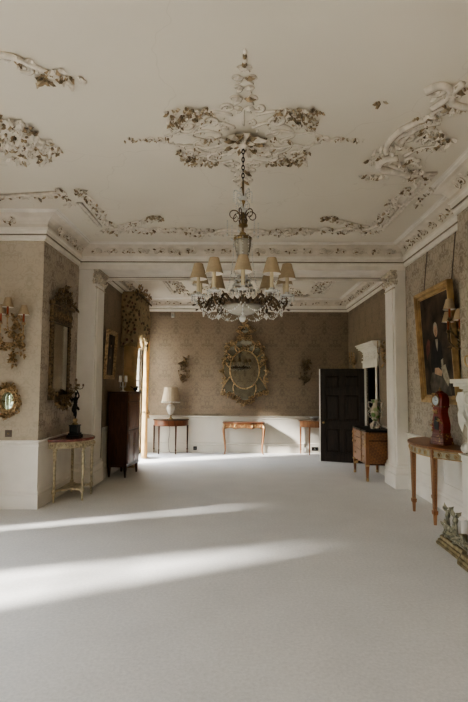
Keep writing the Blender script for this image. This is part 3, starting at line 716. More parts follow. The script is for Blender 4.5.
# ---- chandelier
def chandelier():
    t = thing('chandelier', 'crystal chandelier with ten beige candle shades hanging from the ceiling rosette', 'chandelier', (cx, cy, ZC))
    dz = lambda z: z-ZC
    h = MB().lathe([(0, -.002), (.05, -.002), (.045, -.02), (.02, -.035), (.01, -.06), (0, -.06)], 14); h.tube(arc((0, 0, -.07), .016, 0, 360, 10)[:-1], .005, 6, closed=True)
    h.build('ceiling_hook', 'bronze', t)
    ch = MB(); z = -.085
    for i in range(9):
        ax = (1, 0, 0) if i % 2 else (0, 1, 0)
        P = [V((0, 0, z))+V(ax)*.012*math.cos(a)+V((0, 0, 1))*.024*math.sin(a) for a in [2*PI*k/12 for k in range(12)]]
        ch.tube(P, .0045, 5, closed=True); z -= .038
    ch.build('chain', 'bronze', t)
    st = MB(); st.tube([(0, 0, z+.02), (0, 0, dz(2.36))], .011, 8)
    st.lathe([(0, .0), (.02, 0), (.03, .02), (.016, .04), (.012, .06), (0, .06)], 12, (0, 0, dz(3.13)), 0)
    for zz, r in ((3.28, .022), (3.06, .045), (2.98, .03), (2.92, .05)): st.lathe([(.01, -.02), (r, -.008), (r, .008), (.01, .022)], 14, (0, 0, dz(zz)))
    st.build('stem', 'brass', t)
    for zz, n, r, nm in ((3.33, 6, .075, 'crystal_spray'), (3.22, 6, .055, 'crystal_spray')):
        c = MB()
        for k in range(n):
            a = 2*PI*k/n+.2; d = V((math.cos(a), math.sin(a), 0))
            c.tube(smoothpath([V((0, 0, dz(zz)))+d*.01, V((0, 0, dz(zz+.035)))+d*r*.5, V((0, 0, dz(zz+.055)))+d*r, V((0, 0, dz(zz+.03)))+d*r*1.15], 3), .005, 5)
            for q in range(4): c.bead(V((0, 0, dz(zz+.015-.02*q)))+d*r*1.12, .007, .01)
        c.lathe([(.012, -.01), (.035, .0), (.05, .02)], 14, (0, 0, dz(zz-.03)))
        c.build(nm, 'crystal', t)
    # crown of small scrolled arms
    for k in range(6):
        a = 2*PI*k/6+.25; d = (math.cos(a), math.sin(a), 0)
        m = MB(); P = [V((0, 0, dz(3.05)))+V(d)*.02]+arc(V((0, 0, dz(3.15)))+V(d)*.085, .058, 220, -230, 24, d, (0, 0, 1), .3)
        m.tube(P, taper(.006, .003, len(P)), 6); m.build('scroll_arm', 'brown_bronze', t)
        c = MB()
        for q in range(5): c.bead(V((0, 0, dz(3.09-.022*q)))+V(d)*.145, .006, .011)
        c.bead(V((0, 0, dz(2.965)))+V(d)*.145, .012, .02); c.build('crystal_drop', 'crystal', t)
    # glass urn with gilt rim
    u = MB().lathe([(0, dz(2.66)), (.02, dz(2.66)), (.035, dz(2.69)), (.058, dz(2.75)), (.07, dz(2.82)), (.072, dz(2.87)), (.06, dz(2.875)), (0, dz(2.875))], 20, ripple=.05, rn=10)
    u.build('urn', 'glass', t, loc=(0, 0, .055))
    MB().lathe([(.03, dz(2.868)), (.086, dz(2.872)), (.088, dz(2.885)), (.07, dz(2.9)), (.03, dz(2.91)), (.015, dz(2.93))], 24).build('urn_rim', 'brass', t, loc=(0, 0, .055))
    MB().lathe([(0, dz(2.60)), (.014, dz(2.6)), (.03, dz(2.62)), (.02, dz(2.645)), (.035, dz(2.668)), (0, dz(2.668))], 14).build('urn_foot', 'bronze', t, loc=(0, 0, .055))
    # ring, dish
    zr = dz(2.335)
    r = MB().lathe([(.185, zr-.02), (.2, zr-.015), (.205, zr), (.2, zr+.018), (.185, zr+.02), (.18, zr), (.185, zr-.02)], 40, caps=False)
    for k in range(30):
        a = 2*PI*k/30; r.leaf((.2*math.cos(a), .2*math.sin(a), zr-.01), (math.cos(a)*.3, math.sin(a)*.3, 1), (math.cos(a), math.sin(a), 0), .05, .035, .4)
    for k in range(5):
        a = 2*PI*k/5; r.tube([(0, 0, zr+.01), (.19*math.cos(a), .19*math.sin(a), zr)], .007, 6)
    r.build('ring', 'brown_bronze', t)
    MB().lathe([(0, zr-.105), (.03, zr-.103), (.1, zr-.085), (.16, zr-.05), (.182, zr-.012), (.176, zr-.012), (.152, zr-.045), (.09, zr-.078), (0, zr-.095)], 36, ripple=.02, rn=18).build('glass_dish', 'glass', t)
    MB().lathe([(0, -.034), (.02, -.027), (.034, 0), (.02, .027), (.008, .034), (.006, .07), (0, .07)], 10, (0, 0, dz(2.205)), smooth=False).build('glass_ball', 'crystal', t)
    # crystal chains from the urn rim to the ring
    for k in range(10):
        a = 2*PI*k/10+PI/10; d = V((math.cos(a), math.sin(a), 0)); m = MB()
        P = smoothpath([d*.085+V((0, 0, dz(2.935))), d*.095+V((0, 0, dz(2.73))), d*.13+V((0, 0, dz(2.52))), d*.2+V((0, 0, zr+.02))], 8)
        strand(m, P, .0062); m.build('crystal_chain', 'crystal', t)
    # crystal tower on the stem
    for i in range(4):
        tw = MB().lathe([(.012, -.004), (.05+.022*i, .0), (.012, .004)], 16, (0, 0, dz(2.6-.045*i)))
        for k in range(8):
            a = 2*PI*k/8+i*.3; q = .045+.022*i; tw.bead((q*math.cos(a), q*math.sin(a), dz(2.585-.045*i)), .008, .02)
        tw.build('crystal_tier', 'crystal', t)
    # one arm at angle 0, then copies
    RA = .41
    def arm():
        m = MB(); P = smoothpath([(.19, 0, zr), (.25, 0, zr+.055), (.31, 0, zr+.02), (.345, 0, zr-.045), (.395, 0, zr-.03), (RA, 0, zr+.02), (RA, 0, zr+.05)], 5)
        m.tube(P, taper(.014, .009, len(P)), 8)
        P = arc((.30, 0, zr-.015), .04, 90, 520, 20, shrink=.2); m.tube(P, taper(.009, .004, len(P)), 6)
        P = arc((.385, 0, zr+.015), .033, 270, -120, 18, shrink=.25); m.tube(P, taper(.008, .004, len(P)), 6)
        for (x, z, dx, dzz) in ((.27, .05, .6, 1), (.33, 0, .8, .6), (.37, -.04, .3, -1), (.43, -.025, 1, -.3), (.24, .03, -.4, 1)):
            m.leaf((x, 0, zr+z), (dx, .2, dzz), (0, -1, .2), .04, .02, .5)
        o = m.build('arm', 'brown_bronze', t)
        p = MB().lathe([(.012, .045), (.05, .052), (.062, .062), (.05, .06), (.02, .06), (.018, .085), (.014, .09)], 14, (RA, 0, zr), ripple=.12, rn=7)
        for k in range(10):
            a = 2*PI*k/10
            for q in range(3): p.bead((RA+.058*math.cos(a), .058*math.sin(a), zr+.052-.02*q), .0075, .011)
        p.build('drip_pan', 'crystal', o)
        MB().lathe([(0, .06), (.0155, .06), (.0155, .225), (.006, .232), (0, .232)], 12, (RA, 0, zr)).build('candle', 'wax', o)
        s = shade_mb(.078, .040, .136); s.build('candle_shade', ['shade', 'shadein'], o, loc=(RA, 0, zr+.202))
        f = MB(); d1 = V((math.cos(PI/5), math.sin(PI/5), 0))
        strand(f, catenary((RA-.04, 0, zr-.02), d1*(RA-.04)+V((0, 0, zr-.02)), .085, 13), .0085)
        strand(f, catenary((RA-.04, 0, zr-.03), (.17, 0, zr-.08), .06, 11), .006)
        f.bead((RA-.04, 0, zr-.06), .013, .028); f.bead((.23, 0, zr-.115), .011, .022)
        f.build('crystal_festoon', 'crystal', o)
        return o
    a0 = arm(); base = -PI/2
    for k in range(10):
        o = a0 if k == 0 else dup(a0, t)
        o.rotation_euler = (0, 0, base+k*PI/5)
chandelier()

# ---- carved foliage for gilt sconces and frames : leaves + C scrolls in the local wall plane (x, z), front = -y
def foliage(mb, rr, spots, y=-.03, mat=0, l0=.05, l1=.10, depth=.03):
    for (x, z, rx, rz, n) in spots:
        for i in range(n):
            a = rr.uniform(0, 2*PI); q = math.sqrt(rr.random()); d = rr.uniform(0, 2*PI); L = rr.uniform(l0, l1)
            mb.leaf((x+rx*q*math.cos(a), y-rr.uniform(0, depth), z+rz*q*math.sin(a)), (math.cos(d), rr.uniform(-.4, .1), math.sin(d)), (0, -1, 0), L, L*.55, .5, mat)
def wscroll(mb, x, z, r, a0, turn, w, y=-.03, mat=0, end=.2):
    P = arc((x, y, z), r, a0, a0+turn, max(10, int(abs(turn)/22)), shrink=end); mb.tube(P, taper(w, w*.5, len(P)), 6, mat)
def wtube(mb, pts, r0, r1, mat=0, y=None):
    P = smoothpath([p if len(p) == 3 else (p[0], y if y is not None else -.03, p[1]) for p in pts], 6); mb.tube(P, taper(r0, r1, len(P)), 7, mat)

def wall_light(t, arms, mat, spots, scrolls, rr, sh=(.072, .036, .125), stand=.0):
    mb = MB(); foliage(mb, rr, spots)
    for s in scrolls: wscroll(mb, *s)
    mb.build('backplate', mat, t)
    for (x, y, z, tilt, pts) in arms:                # (x,y,z) = foot of the candle
        m = MB(); P = smoothpath(pts+[(x, y, z-.03)], 6); m.tube(P, taper(.011, .008, len(P)), 7)
        for q in range(3): a = rr.uniform(0, 6.28); m.leaf(P[len(P)//2], (math.cos(a), -.2, math.sin(a)), (0, -1, 0), .06, .035, .5)
        m.lathe([(0, -.035), (.012, -.03), (.03, -.012), (.022, -.004), (.02, .012), (0, .012)], 10, (x, y, z))
        o = m.build('arm', mat, t)
        MB().lathe([(0, 0), (.0125, 0), (.0125, .125), (0, .13)], 10).build('candle', 'waxr', o, loc=(x, y, z))
        shade_mb(*sh).build('candle_shade', ['shade', 'shadein'], o, loc=(x, y, z+.105))

t = thing('wall_sconce', 'gilt foliage wall sconce with red candles above the small oval mirror', 'wall light', (-2.95, 6.447, 2.2))
wall_light(t, [(-.04, -.20, .295, 0, [(.0, -.03, .0), (-.03, -.14, .05), (-.035, -.2, .16)]), (.145, -.14, .205, 0, [(0, -.03, -.02), (.08, -.12, -.0), (.14, -.14, .06)]),
               (-.155, -.14, .215, 0, [(0, -.03, -.05), (-.12, -.12, -.05), (-.15, -.14, .05)])],
           'gilt', [(-.01, .12, .05, .16, 16), (.0, -.08, .12, .04, 14), (-.02, -.22, .03, .09, 11), (.01, .26, .04, .07, 8), (-.02, -.3, .03, .04, 6), (.1, -.13, .03, .08, 7), (-.12, -.12, .03, .06, 7)],
           [(-.06, .05, .06, 0, 430, .014), (.07, .02, .06, 180, -430, .014), (.0, .18, .05, 90, 400, .012), (-.08, -.1, .05, 0, 400, .014), (.09, -.09, .05, 180, -400, .014), (-.02, -.2, .04, 90, 420, .012), (.03, .3, .035, 0, 400, .01)], random.Random(41))

def oval(rx, rz, n=32, y=0, cz=0, c=0): return [(c+rx*math.cos(2*PI*k/n), y, cz+rz*math.sin(2*PI*k/n)) for k in range(n)]
t = thing('oval_mirror', 'small oval mirror in a carved gilt frame above the wall switch', 'mirror', (-3.03, 6.447, 1.39))
f = MB(); f.tube(oval(.098, .135, 32, -.03), .016, 8, closed=True); f.tube(oval(.125, .165, 32, -.022), .02, 8, closed=True)
rr = random.Random(42)
for k in range(18):
    a = 2*PI*k/18; f.leaf((.13*math.cos(a), -.03, .17*math.sin(a)), (math.cos(a)+rr.uniform(-.5, .5), 0, math.sin(a)+rr.uniform(-.5, .5)), (0, -1, 0), .07, .05, .5)
foliage(f, rr, [(0, .19, .07, .035, 14), (.14, .0, .03, .08, 10), (-.14, 0, .03, .08, 10), (0, -.19, .06, .02, 8)], l0=.04, l1=.07)
for s in (-1, 1): wscroll(f, s*.08, .19, .04, 90, s*400, .01); wscroll(f, s*.12, -.13, .04, 0, -s*400, .01)
f.leaf((0, -.03, .19), (0, 0, 1), (0, -1, 0), .06, .06, .6)
f.build('frame', 'gilt', t)
p = MB(); rings = [(0, -.036), (.5, -.033), (.8, -.027), (1.0, -.018)]
vs, fs = [(0, rings[0][1], 0)], []
for (q, y) in rings[1:]: vs += oval(.095*q, .132*q, 32, y)
for k in range(32): fs.append((0, 1+k, 1+(k+1) % 32))
for i in range(2):
    for k in range(32): fs.append((1+i*32+k, 1+(i+1)*32+k, 1+(i+1)*32+(k+1) % 32, 1+i*32+(k+1) % 32))
p.add(vs, fs, 0, True); p.build('mirror_plate', 'mirrorc', t)

t = thing('wall_switch', 'square brown metal switch plate on the left wall just above the dado rail', 'switch', (-3.012, 6.447, .965))
MB().box(-.045, -.008, -.045, .045, .0, .045).build('plate', 'plate', t, .003)
MB().lathe([(0, 0), (.012, 0), (.009, .012), (0, .014)], 10, T=Matrix.Rotation(PI/2, 4, 'X')).build('toggle', 'brass', t, loc=(0, -.008, 0))

# ---- tall pier glass on the recess wall
t = thing('pier_mirror', 'tall narrow mirror in a carved dark gilt frame on the left recess wall', 'mirror', (XL+.004, 7.09, 2.0), H2)
f = MB(); w, z0, z1 = .335, -.56, .56
for s in (-1, 1):
    f.box(s*w-.035, -.035, z0, s*w+.035, 0, z1); f.tube([(s*(w-.03), -.035, z0), (s*(w-.03), -.035, z1)], .008, 6)
    for k in range(22): f.ell((s*(w+.012), -.038, z0+.03+k*.05), (.016, .014, .026), 7, 5)
f.box(-w-.045, -.035, z0-.05, w+.045, 0, z0+.02); f.box(-w-.05, -.045, z1-.06, w+.05, 0, z1+.16); f.box(-w-.075, -.08, z1+.16, w+.075, 0, z1+.21); f.box(-w-.06, -.06, z1-.08, w+.06, 0, z1-.05)
rr = random.Random(43)
for k in range(13): f.leaf((-.3+.05*k, -.048, z1-.03), (0, 0, 1), (0, -1, 0), .12, .05, .4)
foliage(f, rr, [(0, -.66, .22, .05, 30), (-.33, -.56, .05, .06, 10), (.33, -.56, .05, .06, 10)], y=-.04, l0=.06, l1=.11)
for x in (-.24, -.08, .08, .24): f.leaf((x, -.04, -.62), (.1*x, 0, -1), (0, -1, 0), .16 if abs(x) < .1 else .11, .08, .6)
f.build('frame', 'giltd', t)
c = MB(); foliage(c, rr, [(0, .86, .2, .08, 16), (-.28, .81, .09, .03, 6), (.28, .81, .09, .03, 6), (0, .98, .07, .05, 9)], y=-.05, l0=.06, l1=.12)
for s in (-1, 1): wscroll(c, s*.16, .88, .09, 90, -s*430, .022, -.06); wscroll(c, s*.3, .83, .06, 90, s*430, .018, -.05); wscroll(c, s*.06, .98, .05, 0, s*400, .015, -.06)
c.box(-.3, -.04, .76, .3, 0, .81); c.build('crest', 'giltd', t)
MB().box(-w+.03, -.028, z0+.02, w-.03, -.012, z1-.06).build('mirror_plate', 'mirrorp', t)

# ---- demilune console tables
def half_ellipse(a, b, n=24, y0=0): return [(-a*math.cos(PI*k/n), y0-b*math.sin(PI*k/n)) for k in range(n+1)]
def demi_frieze(mb, a, b, z0, z1, n=28, mat=0):
    P = half_ellipse(a, b, n); mb.slab(P, z0, z1, mat)
t = thing('console_table', 'cream and gilt half round console table with a red marble top beside the left pier', 'table', (XL+.045, 7.13, 0), H2)
TH = .86
m = MB(); P = half_ellipse(.46, .49, 30); m.slab(P, TH-.035, TH); m.build('table_top', 'redmarble', t, .008)
m = MB(); m.slab(half_ellipse(.43, .455, 30), TH-.125, TH-.036)
m.tube([(x, y, TH-.122) for x, y in half_ellipse(.435, .46, 30)], .008, 6); m.tube([(x, y, TH-.045) for x, y in half_ellipse(.437, .462, 30)], .008, 6)
for k in range(1, 26):
    a = PI*k/26; x, y = -.436*math.cos(a), -.461*math.sin(a); nn = V((-math.cos(a), -math.sin(a), 0))
    m.leaf((x, y, TH-.06), (0, 0, -1), nn, .05, .04, .5)
m.build('frieze', 'cream', t)
def turned_leg(h, r0, r1, sq=False):
    return [(0, 0), (r1*.9, .0), (r1, .02), (r1*.8, .035), (r1*1.1, .05), (r0*.9, h*.75), (r0, h-.06), (r0*.75, h-.05), (r0*1.2, h-.04), (r0*1.2, h), (0, h)]
legs = [(-.36, -.065), (-.205, -.405), (.205, -.405), (.36, -.065)]
for (x, y) in legs:
    mb = MB(); mb.lathe(turned_leg(TH-.12, .024, .014), 10, (x, y, 0), ripple=.08, rn=5); mb.box(x-.022, y-.022, .12, x+.022, y+.022, .175); mb.build('leg', 'cream', t)
mb = MB(); 
pts = [V((x, y, 0)) for x, y in legs]
inner = V((0, -.20, 0)); poly = []
for i in range(4):
    p = pts[i]; poly.append((p.x, p.y))
    if i < 3:
        q = pts[i+1]; md = (p+q)/2
        for tt in (.3, .5, .7):
            e = p.lerp(q, tt); e = e+(inner-e)*.38*math.sin(PI*tt); poly.append((e.x, e.y))
mb.slab(poly, .135, .16); mb.build('stretcher_shelf', 'cream', t, .004)

# ---- bronze figure candelabrum standing on it
t = thing('figure_candelabrum', 'black bronze figure candelabrum on a square plinth on the red marble table', 'candelabrum', (-2.36, 7.10, TH))
m = MB(); m.box(-.09, -.09, 0, .09, .09, .03); m.box(-.075, -.075, .03, .075, .075, .055); m.box(-.06, -.06, .055, .06, .06, .155); m.box(-.068, -.068, .155, .068, .068, .172)
m.build('plinth', 'blackmarble', t, .003)
MB().lathe([(0, .172), (.04, .172), (.042, .19), (.022, .2), (.03, .225), (.036, .24), (.02, .262), (0, .262)], 16).build('gilt_foot', 'brass', t)
fg = MB(); Z = .262
def limb(pts, rs): fg.tube(smoothpath(pts, 4), [rs[0]+(rs[-1]-rs[0])*i/(4*(len(pts)-1)) for i in range(4*(len(pts)-1)+1)], 8)
limb([(0, 0, Z-.005), (.008, .0, Z+.07), (.0, -.008, Z+.125), (.0, 0, Z+.18)], [.011, .024])           # standing leg
limb([(-.018, .0, Z+.175), (-.03, -.02, Z+.12), (-.02, .02, Z+.075), (-.035, .055, Z+.035)], [.024, .010])   # raised leg
fg.ell((-.004, 0, Z+.19), (.034, .026, .034)); fg.ell((-.002, 0, Z+.235), (.031, .022, .036)); fg.ell((.0, -.002, Z+.275), (.037, .025, .035))
fg.tube([(0, 0, Z+.29), (.002, 0, Z+.33)], .012, 8); fg.ell((.004, -.004, Z+.35), (.019, .022, .026))
fg.ell((.004, .004, Z+.362), (.021, .022, .018))
limb([(.03, 0, Z+.29), (.05, -.01, Z+.32), (.035, -.01, Z+.37), (.01, -.005, Z+.41)], [.013, .008])
limb([(-.03, 0, Z+.29), (-.055, -.01, Z+.26), (-.07, -.025, Z+.285)], [.013, .008])
for q in range(4): fg.leaf((-.03, .015, Z+.29-.012*q), (-1, .4, -.15-.25*q), (0, -1, .2), .105-.012*q, .045, .2)
for q in range(4): fg.leaf((.02, .02, Z+.2-.01*q), (-.3+.25*q, .5, -1), (0, -1, .2), .12, .05, .25)
o = fg.build('figure', 'bronze', t)
rm = o.modifiers.new('Remesh', 'REMESH'); rm.mode = 'VOXEL'; rm.voxel_size = .0045; rm.use_smooth_shade = True
m = MB(); CZ = Z+.41
m.lathe([(0, -.01), (.016, 0), (.01, .02), (.02, .035), (.008, .05), (.007, .12), (.012, .13), (.018, .14), (.012, .155), (.012, .165), (0, .165)], 10, (0, 0, CZ))
for k in range(5):
    a = 2*PI*k/5+.2; d = V((math.cos(a), math.sin(a), 0)); c0 = V((0, 0, CZ))
    P = smoothpath([c0+V((0, 0, .045)), c0+d*.04+V((0, 0, .015)), c0+d*.085+V((0, 0, .02)), c0+d*.1+V((0, 0, .055))], 5); m.tube(P, .0055, 6)
    m.lathe([(0, 0), (.018, .004), (.012, .012), (.011, .03), (.014, .034), (0, .034)], 8, tuple(c0+d*.1+V((0, 0, .053))))
m.build('candle_branches', 'giltd', t)

# ---- tall dark chest
t = thing('tall_chest', 'tall dark mahogany fall front chest on tapered legs beside the left pier', 'cabinet', (-2.078, 8.945, 0), math.radians(83))
cw, cd, hh = .66, .35, 1.49                    # width along the wall, depth, height
m = MB(); m.box(-cw/2, -cd/2, .18, cw/2, cd/2, hh-.03); m.box(-cw/2-.02, -cd/2-.02, hh-.03, cw/2+.02, cd/2, hh); m.box(-cw/2-.008, -cd/2-.008, .18, cw/2+.008, cd/2, .21)
m.build('carcass', 'mahog', t, .004)
m = MB().box(-cw/2+.03, -cd/2-.012, hh-.17, cw/2-.03, -cd/2, hh-.05); o = m.build('drawer', 'mahog2', t, .004)
for s in (-.18, .18): MB().lathe([(0, 0), (.012, .0), (.016, .012), (0, .018)], 10, T=Matrix.Translation((s, -cd/2-.012, hh-.11)) @ Matrix.Rotation(PI/2, 4, 'X')).build('knob', 'brass', o)
m = MB().box(-cw/2+.03, -cd/2-.012, .82, cw/2-.03, -cd/2, hh-.19); m.box(-cw/2+.08, -cd/2-.018, .87, cw/2-.08, -cd/2, hh-.24); o = m.build('fall_front', 'mahog2', t, .004)
MB().lathe([(0, 0), (.012, 0), (.01, .008), (0, .009)], 10, T=Matrix.Translation((0, -cd/2-.018, 1.26)) @ Matrix.Rotation(PI/2, 4, 'X')).build('escutcheon', 'brass', o)
for s in (-1, 1):
    x0, x1 = sorted((s*.005, s*(cw/2-.03))); m = MB().box(x0, -cd/2-.012, .24, x1, -cd/2, .80); m.box(x0+.05, -cd/2-.018, .29, x1-.05, -cd/2, .75); o = m.build('door', 'mahog2', t, .004)
    MB().ell((s*.03, -cd/2-.022, .55), .011, 8, 6).build('knob', 'brass', o)
for sx in (-1, 1):
    for sy in (-1, 1):
        x, y = sx*(cw/2-.03), sy*(cd/2-.03); mb = MB(); mb.add([(x+a*w, y+b*w, z) for z, w in ((0, .012), (.18, .026)) for a, b in ((-1, -1), (1, -1), (1, 1), (-1, 1))], [(0,3,2,1), (4,5,6,7), (0,1,5,4), (1,2,6,5), (2,3,7,6), (3,0,4,7)]); mb.build('leg', 'mahog', t)
t = thing('candle_lamp', 'glass candlestick pair of white candle shades on the tall dark chest', 'candlestick', (-2.08, 8.80, 1.49))
m = MB().lathe([(0, 0), (.05, 0), (.05, .012), (.02, .02), (.014, .05), (.026, .07), (.012, .09), (.012, .17), (0, .17)], 14)
for s in (-1, 1): m.tube(smoothpath([(0, 0, .10), (s*.03, 0, .09), (s*.05, 0, .13), (s*.05, 0, .17)], 4), .006, 6)
for s in (-1, 1):
    for q in range(5): m.bead((s*.05, -.012, .16-.02*q), .007, .011)
m.build('stand', 'crystal', t)
for s in (-1, 1): MB().lathe([(0, 0), (.03, 0), (.026, .115), (0, .118)], 14).build('candle', 'waxw', t, loc=(s*.05, 0, .17))
t = thing('ornament', 'small dark bird shaped ornament on the front corner of the tall dark chest', 'ornament', (-1.93, 9.16, 1.49))
m = MB().ell((0, 0, .045), (.045, .03, .032)); m.ell((.035, -.01, .082), .02, 8, 6); m.tube([(.05, -.015, .083), (.072, -.02, .078)], [.007, .002], 6); m.leaf((-.03, 0, .05), (-1, 0, .35), (0, 0, 1), .08, .045, .3); m.lathe([(0, 0), (.03, 0), (.024, .012), (0, .018)], 12)
m.build('figure', 'bronze', t)

# ---- far left painting, curtains
def rect_frame(mb, w, h, fw, d, mat=0, steps=((0, 1), (.35, .7), (.7, .45))):
    """picture frame of mitred mouldings in the wall plane, front at -d"""
    for i, (q, dd) in enumerate(steps):
        o = 1-q; W0, H0 = w/2-fw*q, h/2-fw*q; q2 = steps[i+1][0] if i+1 < len(steps) else 1; W1_, H1 = w/2-fw*q2, h/2-fw*q2
        y = -d*dd
        A = [(-W0, -H0), (W0, -H0), (W0, H0), (-W0, H0)]; B = [(-W1_, -H1), (W1_, -H1), (W1_, H1), (-W1_, H1)]
        vs = [(x, y, z) for x, z in A]+[(x, y, z) for x, z in B]+[(x, 0, z) for x, z in A]+[(x, 0, z) for x, z in B]
        for k in range(4):
            j = (k+1) % 4
            mb.add([vs[k], vs[j], vs[4+j], vs[4+k], vs[8+k], vs[8+j], vs[12+j], vs[12+k]], [(0,1,2,3), (0,4,5,1), (3,2,6,7), (4,7,6,5)], mat)
t = thing('portrait_painting', 'framed dark painting of a standing figure above the tall dark chest', 'painting', (FL+.03, 8.66, 2.14), H2)
t.rotation_euler = (.05, 0, H2)
f = MB(); rect_frame(f, .62, .86, .075, .05); f.build('frame', 'gilt', t)
MB().box(-.26, -.018, -.38, .26, -.01, .38).build('canvas', 'canvas', t)
f = MB(); y = -.0195
def disc(mb, x, z, rx, rz, mat, y, n=18): mb.add([(x+rx*math.cos(2*PI*k/n), y, z+rz*math.sin(2*PI*k/n)) for k in range(n)], [tuple(range(n))], mat)
def poly(mb, pts, mat, y): mb.add([(x, y, z) for x, z in pts], [tuple(range(len(pts)))], mat)
poly(f, [(-.09, -.36), (.12, -.36), (.1, -.05), (.08, .08), (.03, .13), (-.03, .13), (-.08, .06), (-.1, -.1)], 0, y)
disc(f, 0, .18, .035, .048, 1, y-.0005); disc(f, 0, .205, .04, .035, 2, y-.001); disc(f, -.02, -.05, .04, .018, 1, y-.001)
f.build('painted_figure', ['p_grey', 'p_skin', 'p_black'], t)

def curtain_mb(y0, y1, z0, z1, x0, amp, n=7, gather=None):
    """cloth hanging in a wave in the y,z plane around x0; gather: (z, factor) pinch"""
    mb = MB(); cols, rows = 60, 24; vs, fs = [], []
    for i in range(rows+1):
        z = z0+(z1-z0)*i/rows
        for j in range(cols+1):
            u = j/cols; y = y0+(y1-y0)*u; a = amp*(1+.25*math.sin(5*u+z*1.3))
            vs.append((x0+a*math.sin(2*PI*n*u+.6*math.sin(z*1.1)), y, z))
    for i in range(rows):
        for j in range(cols): fs.append((i*(cols+1)+j, i*(cols+1)+j+1, (i+1)*(cols+1)+j+1, (i+1)*(cols+1)+j))
    mb.add(vs, fs, 0, True); return mb
def curtain(label, y0, y1, x0, amp, n):
    o = curtain_mb(y0, y1, .01, 2.6, x0, amp, n).build('curtain', 'curtain'); md = o.modifiers.new('Solidify', 'SOLIDIFY'); md.thickness = .006
    tag(o, label, 'curtain', 'gold curtains'); return o
curtain('gold silk curtain on the near side of the far left window behind the tall chest', 9.62, 9.86, FL+.165, .125, 3)
curtain('gold silk curtain reaching the carpet on the far side of the far left window', 10.78, 11.14, FL+.25, .045, 3)
t = thing('curtain_pelmet', 'deep floral chintz pelmet with swags over the far left window', 'pelmet', (FL+.004, 10.20, 2.42), H2)
# gathered swagged valance : front face and two returns
pw, pd = .61, .30
mb = MB(); vs, fs = [], []; path = []
for j in range(13): path.append((-pw, -pd*j/12))
for j in range(1, 61): path.append((-pw+2*pw*j/60, -pd))
for j in range(1, 13): path.append((pw, -pd+pd*j/12))
rows = 20
for i in range(rows+1):
    for j, (x, y) in enumerate(path):
        u = j/(len(path)-1); sw = min(1, max(0, (u-.16)/.68)); zb = -.04+.30*math.sin(PI*sw)**.8+.05*abs(math.sin(u*PI*6)); zt = 1.04
        z = zt+(zb-zt)*i/rows; am = .024*(.4+i/rows); wv = am*math.sin(u*120+2*math.sin(i*.4))+.02*(i/rows)*math.sin(u*37+i*.25)
        nx, ny = (-1, 0) if j < 12 else ((1, 0) if j > 72 else (0, -1))
        vs.append((x+nx*wv, y+ny*(wv+.035*math.sin(PI*i/rows)), z))
K = len(path)
for i in range(rows):
    for j in range(K-1): fs.append((i*K+j, i*K+j+1, (i+1)*K+j+1, (i+1)*K+j))
mb.add(vs, fs, 0, True); o = mb.build('valance', 'chintz', t); o.modifiers.new('Solidify', 'SOLIDIFY').thickness = .008
m = MB().box(-pw-.02, -pd-.02, .98, pw+.02, -.27, 1.06); 
for j in range(8, 80, 3): x, y = path[j]; m.leaf((x, y-.02, 1.0), (0, -.2, -1), (0, -1, 0) if 12 <= j <= 72 else (-1 if j < 12 else 1, 0, 0), .07, .06, .5)
m.build('pelmet_board', 'giltd', t)
rr = random.Random(51)
for (x, w_, n_) in ((-pw+.12, .14, 20), (0, .2, 22), (pw-.12, .14, 16)):
    c = MB(); foliage(c, rr, [(x, 1.10, w_, .06, n_)], y=-.30, l0=.06, l1=.10); c.box(x-w_, -.305, 1.0, x+w_, -.285, 1.09); c.build('carved_crest', 'gilt', t)
fr = MB()
for j, (x, y) in enumerate(path[::1]):
    u = j/(len(path)-1); sw = min(1, max(0, (u-.16)/.68)); zb = -.04+.30*math.sin(PI*sw)**.8+.05*abs(math.sin(u*PI*6)); fr.tube([(x, y, zb), (x, y, zb-.05)], .006, 4)
fr.build('fringe', 'chintz', t)
t = thing('curtain_tieback', 'floral tassel tieback on the far gold curtain', 'tieback', (FL+.25, 10.96, 1.0), H2)
m = MB(); m.tube([(-.19, .02, .03), (-.10, -.06, -.01), (0, -.07, -.03), (.1, -.06, .0), (.19, 0.02, .04)], .02, 8); m.build('band', 'chintz', t)
MB().lathe([(0, .06), (.02, .05), (.026, .03), (.014, .015), (.03, -.08), (0, -.08)], 12, (0, -.07, -.05)).build('tassel', 'chintz', t)

# ---- far wall things
t = thing('alarm_sensor', 'small white alarm sensor high on the far wall below the cornice', 'sensor', (-1.63, YF, 3.33))
MB().box(-.04, -.05, -.06, .04, 0, .06).build('housing', 'plastic', t, .008)
MB().ell((0, -.05, -.015), (.025, .014, .028), 12, 8).build('lens', 'silver', t)

def square_leg(mb, x, y, z0, z1, w0, w1):
    return mb.add([(x+a*w, y+b*w, z) for z, w in ((z0, w0), (z1, w1)) for a, b in ((-1, -1), (1, -1), (1, 1), (-1, 1))], [(0,3,2,1), (4,5,6,7), (0,1,5,4), (1,2,6,5), (2,3,7,6), (3,0,4,7)])
def wood_demilune(name, label, loc, a, b, h, top, fr, lg, legs):
    t = thing(name, label, 'table', loc)
    MB().slab(half_ellipse(a, b, 30), h-.025, h).build('table_top', top, t, .005)
    m = MB(); m.slab(half_ellipse(a-.025, b-.025, 30), h-.15, h-.026); m.tube([(x, y, h-.146) for x, y in half_ellipse(a-.022, b-.022, 30)], .005, 6)
    m.build('frieze', fr, t)
    for (x, y) in legs:
        mb = MB(); square_leg(mb, x, y, 0, h-.14, .011, .02); square_leg(mb, x, y, .08, .11, .017, .018); mb.build('leg', lg, t)
    return t
